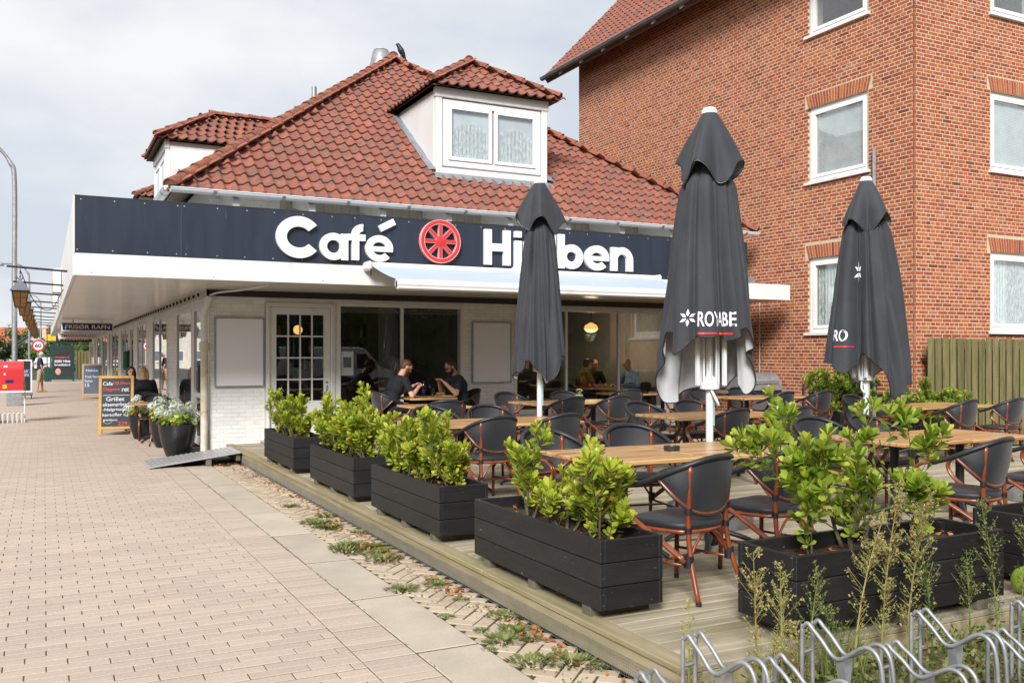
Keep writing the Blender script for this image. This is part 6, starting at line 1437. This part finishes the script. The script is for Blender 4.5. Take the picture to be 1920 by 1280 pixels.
seat_person('dark-haired person facing out, seated between the two window diners',10.8,17.35,-92,IZ,IZ+.47,.12,(10.95,16.95,.98),(10.65,16.95,.98),c_pant,c_pant,M_skin2,hd_,look=(-.1,-.95,-.1),hairkind='crop')
chair(10.02,16.55,-95,'chair inside the café under the man in orange shirt',IZ+.002); chair(11.45,16.5,95,'chair inside the café under the man in blue shirt',IZ+.002); chair(10.8,17.40,178,'chair inside the café under the dark-haired diner',IZ+.002)
t_in=dup(TAB,(10.72,16.55,IZ+.001),0,'wood-topped table inside the café between the diners')
# street side: two women, small table and chairs
c_den=cloth('denim_jacket',(.08,.16,.32))
seat_person('woman with long blond hair and black top seen from behind at street table',1.90,21.0,92,0,.47,.08,(1.75,21.5,.82),(2.05,21.5,.82),c_blk,c_pant,M_skin,hbl,hairkind='long',sleeve=1.9)
seat_person('dark-haired woman in denim jacket facing the blond woman at street table',1.72,22.2,-88,0,.47,.08,(1.85,21.8,.82),(1.6,21.75,.95),c_den,c_pant,M_skin,hd_,hairkind='side',sleeve=1.9)
dup(TAB,(1.82,21.65,.001),0,'wood-topped table between the two women on the pavement'); dup(TAB,(1.86,18.5,.001),0,'wood-topped table on the pavement holding a small flower pot')
chair(1.90,20.98,2,'pavement chair under the blond woman',.002); chair(1.70,22.25,178,'pavement chair under the dark-haired woman',.002); chair(1.98,17.82,-14,'pavement chair with its back to the hydrangea pots',.002); chair(1.9,19.2,168,'pavement chair on the far side of the small street table',.002)
TT_=TT; TT=.742
def street_tabpot():
    o=thing('flower_pot','small grey pot of white flowers on the pavement table','flower pot',(2.05,18.45,.7405)); MB().lathe([(.04,0),(.05,.11)],14).out('pot',M_zinc,o,50); p=MB(); rg=random.Random(8)
    for i in range(90): d=Vector((rg.gauss(0,1),rg.gauss(0,1),abs(rg.gauss(0,1))+.2)).normalized(); leaf_card(p,Vector((0,0,.12))+Vector((d.x*.07,d.y*.07,d.z*.06)),d,.014,rg)
    p.out('blossom',M_petal,o,kind='stuff')
street_tabpot()
def standing():
    x,y=-.16,45.; f=Vector((1,0,0)); s=Vector((0,1,0)); up=Vector((0,0,1)); p=Vector((x,y,.93)); J=dict(pelvis=p,chest=p+up*.34,neck=p+up*.55,head=p+up*.70+f*.06,look=(.92,0,-.35),pantlen=.12)
    for e,n in ((1,'l'),(-1,'r')):
        J['sh_'+n]=p+up*.49+s*(e*.19); J['hip_'+n]=p+s*(e*.09); J['kn_'+n]=p+s*(e*.10)+f*(.06*e)-up*.42; J['an_'+n]=p+s*(e*.1)+f*(.1*e)-up*.85
        J['el_'+n]=J['sh_'+n]-up*.27+f*.05; J['wr_'+n]=J['el_'+n]+(f*.22+up*.08 if n=='l' else f*.06-up*.2)
    o=person('grey-haired man in navy T-shirt and beige shorts looking at his phone',J,f,cloth('navy_tshirt',(.03,.04,.10)),cloth('beige_shorts',(.42,.33,.2)),M_skin2,hg,hairkind='short',vox=.012,shoe=pm('tan_shoe',(.4,.22,.08),None,3,.6))
    MB().cbox(-.04,.04,-.06,.06,-.005,.005,.002).out('phone',M_black,None,loc=tuple(J['wr_l']+f*.11+up*.0),label='dark phone in the hand of the man in beige shorts',cat='phone')
standing()
def bird():
    o=thing('bird','black bird perched on the roof apex beside the steel flue','bird',(7.46,20.36,8.60)); b=MB()
    b.tube([(-.10,0,.30),(-.06,0,.27),(0,0,.17),(.05,0,.08),(.10,0,-.02),(.13,0,-.07)],[.012,.05,.075,.06,.03,.012],10); b.ell((-.075,0,.29),(.046,.042,.046),10,8); b.tube([(-.10,0,.29),(-.165,0,.275)],[.017,.004],6); finish(b.out('body',M_black,o,180),.009)
    for s in (-1,1): MB().tube([(0.01,s*.025,.10),(-.01,s*.03,-.01)],.008,5).out('leg',M_black,o)
bird()
# bake the remeshed bodies
bpy.context.view_layer.update(); _dg=bpy.context.evaluated_depsgraph_get()
for o in PEND:
    me=bpy.data.meshes.new_from_object(o.evaluated_get(_dg)); o.modifiers.clear(); o.data=me
    me.polygons.foreach_set('use_smooth',[True]*len(me.polygons))
# ================================================================ background
def tree(x,y,h,r,lb,mat,seed,n=1500,ls=.2,name='tree',group=None,z0=-.1,cat='tree'):
    rg=random.Random(seed); o=thing(name,lb,cat,(x,y,z0),0,group); t=MB(); t.tube([(0,0,0),(.05*h*rg.gauss(0,.3),.0,h*.35),(0,.03*h,h*.75)],[.04*h*.6,.03*h*.6,.01*h],8); cl=[]
    for i in range(16):
        a=rg.random()*6.28; q=r*(.25+.7*rg.random()); c=Vector((q*math.cos(a),q*math.sin(a),h*(.34+.58*rg.random())*(1-.16*(q/r)**2))); cl.append((c,r*(.26+.22*rg.random()))); t.tube([(0,0,h*.3),tuple(c*.5+Vector((0,0,h*.2))),tuple(c)],[.015*h,.01*h,.004*h],5)
    t.out('trunk',M_bark,o,60); b=MB()
    for i in range(n):
        c,q=cl[rg.randrange(len(cl))]; d=Vector((rg.gauss(0,1),rg.gauss(0,1),rg.gauss(0,1))).normalized(); leaf_card(b,c+d*q*(rg.random()**.35),(d+Vector((0,0,.6))),ls*(.6+.8*rg.random()),rg)
    b.out('crown',mat,o,kind='stuff'); return o
def house(x,y,w,d,h,rh,wall,rf,lb,ax='x',wins=3,z0=-.1):
    """gabled house, front at y facing -y; ax = ridge direction"""
    o=thing('house',lb,'house',(x,y,z0)); MB().box(0,w,0,d,0,h).out('wall',wall,o); e=.4
    if ax=='x':
        v=[(-e,-e,h-.1),(w+e,-e,h-.1),(w+e,d/2,h+rh),(-e,d/2,h+rh),(-e,d+e,h-.1),(w+e,d+e,h-.1)]; r=MB().add(v+[(a,b,c+.12) for a,b,c in v],[(6,7,8,9),(9,8,11,10),(0,1,7,6),(0,6,9,3),(1,2,8,7),(3,9,10,4),(2,5,11,8),(0,3,2,1),(3,4,5,2)]).out('roof',rf,o); MB().add([(0,0,h),(0,d,h),(0,d/2,h+rh*.93)],[(0,1,2)]).out('gable',wall,o); MB().add([(w,0,h),(w,d,h),(w,d/2,h+rh*.93)],[(0,1,2)]).out('gable',wall,o)
    else:
        v=[(-e,-e,h-.1),(-e,d+e,h-.1),(w/2,d+e,h+rh),(w/2,-e,h+rh),(w+e,-e,h-.1),(w+e,d+e,h-.1)]; r=MB().add(v+[(a,b,c+.12) for a,b,c in v],[(6,7,8,9),(9,8,11,10),(0,6,9,3),(3,9,10,4),(1,2,8,7),(2,5,11,8),(0,1,7,6),(4,10,11,5),(0,3,2,1),(3,4,5,2)]).out('roof',rf,o); MB().add([(0,0,h),(w,0,h),(w/2,0,h+rh*.93)],[(0,1,2)]).out('gable',wall,o)
    MB().box(w*.7,w*.7+.5,d*.5,d*.5+.5,h+rh*.5,h+rh+.6).out('chimney',wall,r)
    st=max(1,int(h/2.8))
    for k in range(st):
        for i in range(wins):
            xx=w*(i+.5)/wins-.6; zz=.9+k*2.7; b=MB(); frame(b,xx,xx+1.2,zz,zz+1.3,.08,-.04,.02,Matrix.Identity(4)); wn=b.out('window',M_upvc,o); MB().box(xx+.08,xx+1.12,-.012,-.006,zz+.08,zz+1.22).out('pane',M_ggut,wn)
    return o
w_br=pm('far_brick',(.30,.09,.05),(.24,.07,.04),4,.9); w_wh=pm('far_render',(.6,.56,.5),None,3,.9); r_or=pm('far_orange_tile',(.50,.14,.06),(.42,.11,.05),5,.8); r_gr=pm('far_grey_roof',(.16,.17,.19),(.12,.13,.14),5,.8)
house(-14,232,40,9,4.4,3.3,w_wh,r_or,'long low house with bright orange tiled roof in the distance',wins=9)
house(-4.2,150,5.6,8,2.6,2.3,w_wh,r_gr,'distant pale gabled house left of the lamp posts','y',1); house(1.6,148,6,8,2.8,2.5,w_br,r_gr,'distant brick gabled house with grey roof','y',2); house(9,150,8,9,3,2.8,w_br,r_gr,'distant house behind the bus shelter trees','x',3)
house(-13.6,118,7.6,14,6.3,2.2,w_wh,r_or,'pale apartment block with balconies at the left edge of the street','y',3)
for i,(x,y,h,r) in enumerate([(-6.2,135,4.2,2.6),(-2.6,128,3.6,2.2),(.6,120,3.4,2.4),(3.2,112,4.6,2.6),(5.5,104,5.6,3),(7.5,100,6,3.2),(3.6,90,4.4,1.9),(5.6,84,5.4,2.4),(-3,215,8.5,4),(4,220,9.2,4.5),(10,210,8.6,4.5)]): tree(x,y,h,r,'leafy green tree beyond the bus shelter' if y<110 else 'distant leafy tree between the houses',[M_leafm,M_leafd][i%2],200+i,1500,.17 if y<140 else .3,group='trees at the end of the street')
fence(1.9,9.5,69.4,1.9,'weathered board fence behind the bus shelter')
def car(x,y,rz,col,lb,van=False,name='parked_car'):
    o=thing(name,lb,'van' if van else 'car',(x,y,-.1 if not van else -.012),rz); paint=pm('car_paint_'+lb[:8],col,None,3,.25,coat=.6)
    if van: pr=[(-2.5,.35),(-2.52,1.0),(-2.42,1.85),(-2.3,1.95),(1.0,1.95),(1.35,1.85),(1.95,1.15),(2.45,1.0),(2.5,.35)]; wb=(-1.6,1.65); gl=[(.35,1.12,1.2,1.7)]; W2=.95
    else: pr=[(-2.1,.3),(-2.15,.8),(-1.95,1.0),(-1.3,1.42),(.2,1.45),(.95,1.0),(1.9,.85),(2.1,.6),(2.1,.3)]; wb=(-1.3,1.3); gl=[(-1.2,1.0,.6,1.38)]; W2=.85
    n=len(pr); b=MB(); lv=[(-W2,1.),(-W2+.1,1.0),(W2-.1,1.0),(W2,1.)]
    def sec(k,sq): return [(px*(1 if sq else 1),k,pz if not sq else pz-(.05 if pz>1.1 else 0)) for px,pz in pr]
    rows=[sec(-W2,True),sec(-W2+.12,False),sec(W2-.12,False),sec(W2,True)]; b.v=[p for r in rows for p in r]
    for j in range(3): b.f+=[(j*n+i,j*n+(i+1)%n,(j+1)*n+(i+1)%n,(j+1)*n+i) for i in range(n)]
    b.f+=[tuple(range(n)),tuple(range(4*n-1,3*n-1,-1))]; b.out('body',paint,o,35)
    for s in (-1,1):
        for (a,c,e,g) in gl:
            q=[(a,c),(e+.35,c),(e,g),(a+.15,g)] if not van else [(a,c),(1.75,c),(1.3,g),(a,g)]
            MB().add([(px,s*(W2+.004),pz-.02) for px,pz in q]+[(px,s*(W2-.02),pz-.02) for px,pz in q],[(0,1,2,3),(4,5,6,7),(0,1,5,4),(1,2,6,5),(2,3,7,6),(3,0,4,7)]).out('side_window',M_dark,o)
        for x_ in wb:
            t=MB().lathe([(.2,-.09),(.32,-.1),(.33,0),(.32,.1),(.2,.09)],18,M=T((x_,s*(W2-.1),.33))@RX(90)).out('wheel',M_black,o,50); MB().lathe([(.0,0),(.2,.0),(.2,.03)],14,M=T((x_,s*(W2-.1)+s*.08,.33))@RX(-90*s),cap=False).out('rim',M_zinc,t)
        MB().cbox(2.3 if van else 1.95,2.46 if van else 2.09,s*.65-.15,s*.65+.15,.62,.8,.02).out('headlight',M_board,o); MB().cbox(-2.54 if van else -2.16,-2.46 if van else -2.08,s*.75-.08,s*.75+.08,.7,1.1 if van else .9,.01).out('tail_light',M_red,o)
    if van:
        for x_ in (-1.4,-.2): MB().box(x_,x_+1.1,W2+.001,W2+.006,.7,1.72).out('side_panel',paint,o)
    return o
car(.3,108,R(80),(.7,.7,.7),'white car parked at the end of the street'); car(2.4,112,R(85),(.05,.07,.12),'dark car parked beside the speed sign')
van=car(10.1,-5.0,0,(.55,.57,.60),'silver delivery van parked across the car park',True,'delivery_van')
# what the windows mirror: trees, an added leafy screen and houses behind the camera and across the street
for i in range(13): tree(-3+i*3.6,-13-(i%3)*2.5,7.5+(i*7%4)*.9,3.2,'broad leafy tree on the far side of the car park',[M_leafd,M_leafm][i%2],300+i,1100,.28,group='trees behind the car park')
house(22,-20,16,9,5.6,3.6,w_br,r_or,'red brick house behind the car park trees'); 
for i in range(4): 
    h_=house(-24,20+i*15,11,9,5.6,3.6,w_br if i%2 else w_wh,r_or,['brick house opposite the café','pale house opposite the café, second along','brick house opposite the shops','pale house opposite the far shops'][i],'y',3)
    tree(-12.5,24+i*14,5.5,2.4,'street tree on the opposite pavement',M_leafm,330+i,700,.25,group='street trees opposite')
def added_hedge(x0,x1,y,h,lb):
    rg=random.Random(77); o=thing('added_hedge',lb,'added_hedge',(x0,y,-.1)); L=x1-x0; b=MB(); MB().cbox(0,L,-.4,.4,0,h-.4,.1).out('core',M_leafd,o)
    for i in range(9000):
        x=rg.random()*L; z=rg.random()*h*(1+.12*math.sin(x*1.7)); leaf_card(b,(x,.45*rg.choice((-1,1))+rg.gauss(0,.12),z),Vector((rg.gauss(0,.6),rg.choice((-1,1)),rg.gauss(0,.6))),.10+.1*rg.random(),rg)
    b.out('foliage',M_leafd,o,kind='stuff')
added_hedge(-8,34,-10.5,4.2,'tall leafy screen added behind the camera to darken window reflections')  # out of view, added to keep bright sky out of the café window reflections
# neighbouring building rising behind the café roof
def neighbour():
    o=thing('neighbouring_building','taller building with tiled hip roof behind the left dormer','building',(0,0,0)); MB().box(3.3,12,33,48,4.2,6.8).out('wall',w_wh,o); MB().box(2.8,12.4,32.5,48.5,6.72,6.84).out('eaves',M_white,o)
    a=(2.63,32.3,6.86); ap=(7.5,37.1,9.6); r=MB().add([a,(12.4,32.3,6.86),ap,(7.5,44,9.6),(2.63,49,6.86),(12.4,49,6.86)],[(0,1,2),(0,2,3,4),(1,5,3,2),(3,5,4)]).out('roof',M_foot,o); t=tile_mesh(); it=[]; L=math.hypot(4.8,2.74); cy,sz=4.8/L,2.74/L
    for k in range(int(L/.322)):
        s=k*.322-.04; x=2.63+4.87*s/L
        while x<6.5: it.append(('t',t,basis((x,32.3+s*cy,6.86+s*sz),(1,0,0),(0,cy,sz),(0,-sz,cy)))); x+=.2
    pieces('roof_tile',it,r,M_tile,20,60)
    d=(Vector(ap)-Vector(a)); n=16; dn=d.normalized(); side=dn.cross(Vector((0,0,1))).normalized(); up=side.cross(dn); b=MB(); b.grid(lambda u,v:(.12*(1-.16*v)*math.cos(u*math.pi),v*(d.length/n+.05),.11*(1-.16*v)*math.sin(u*math.pi)-.02),10,2); b.add([(.11*math.cos(u*math.pi/10),.02,.10*math.sin(u*math.pi/10)-.02) for u in range(11)],[tuple(range(11))]); me=b.mesh('ridge_tile',M_ridge,70)
    for i in range(n): link('ridge_tile',me,r,M=basis(Vector(a)+d*(i/n)+up*.03,side,dn,up))
neighbour()
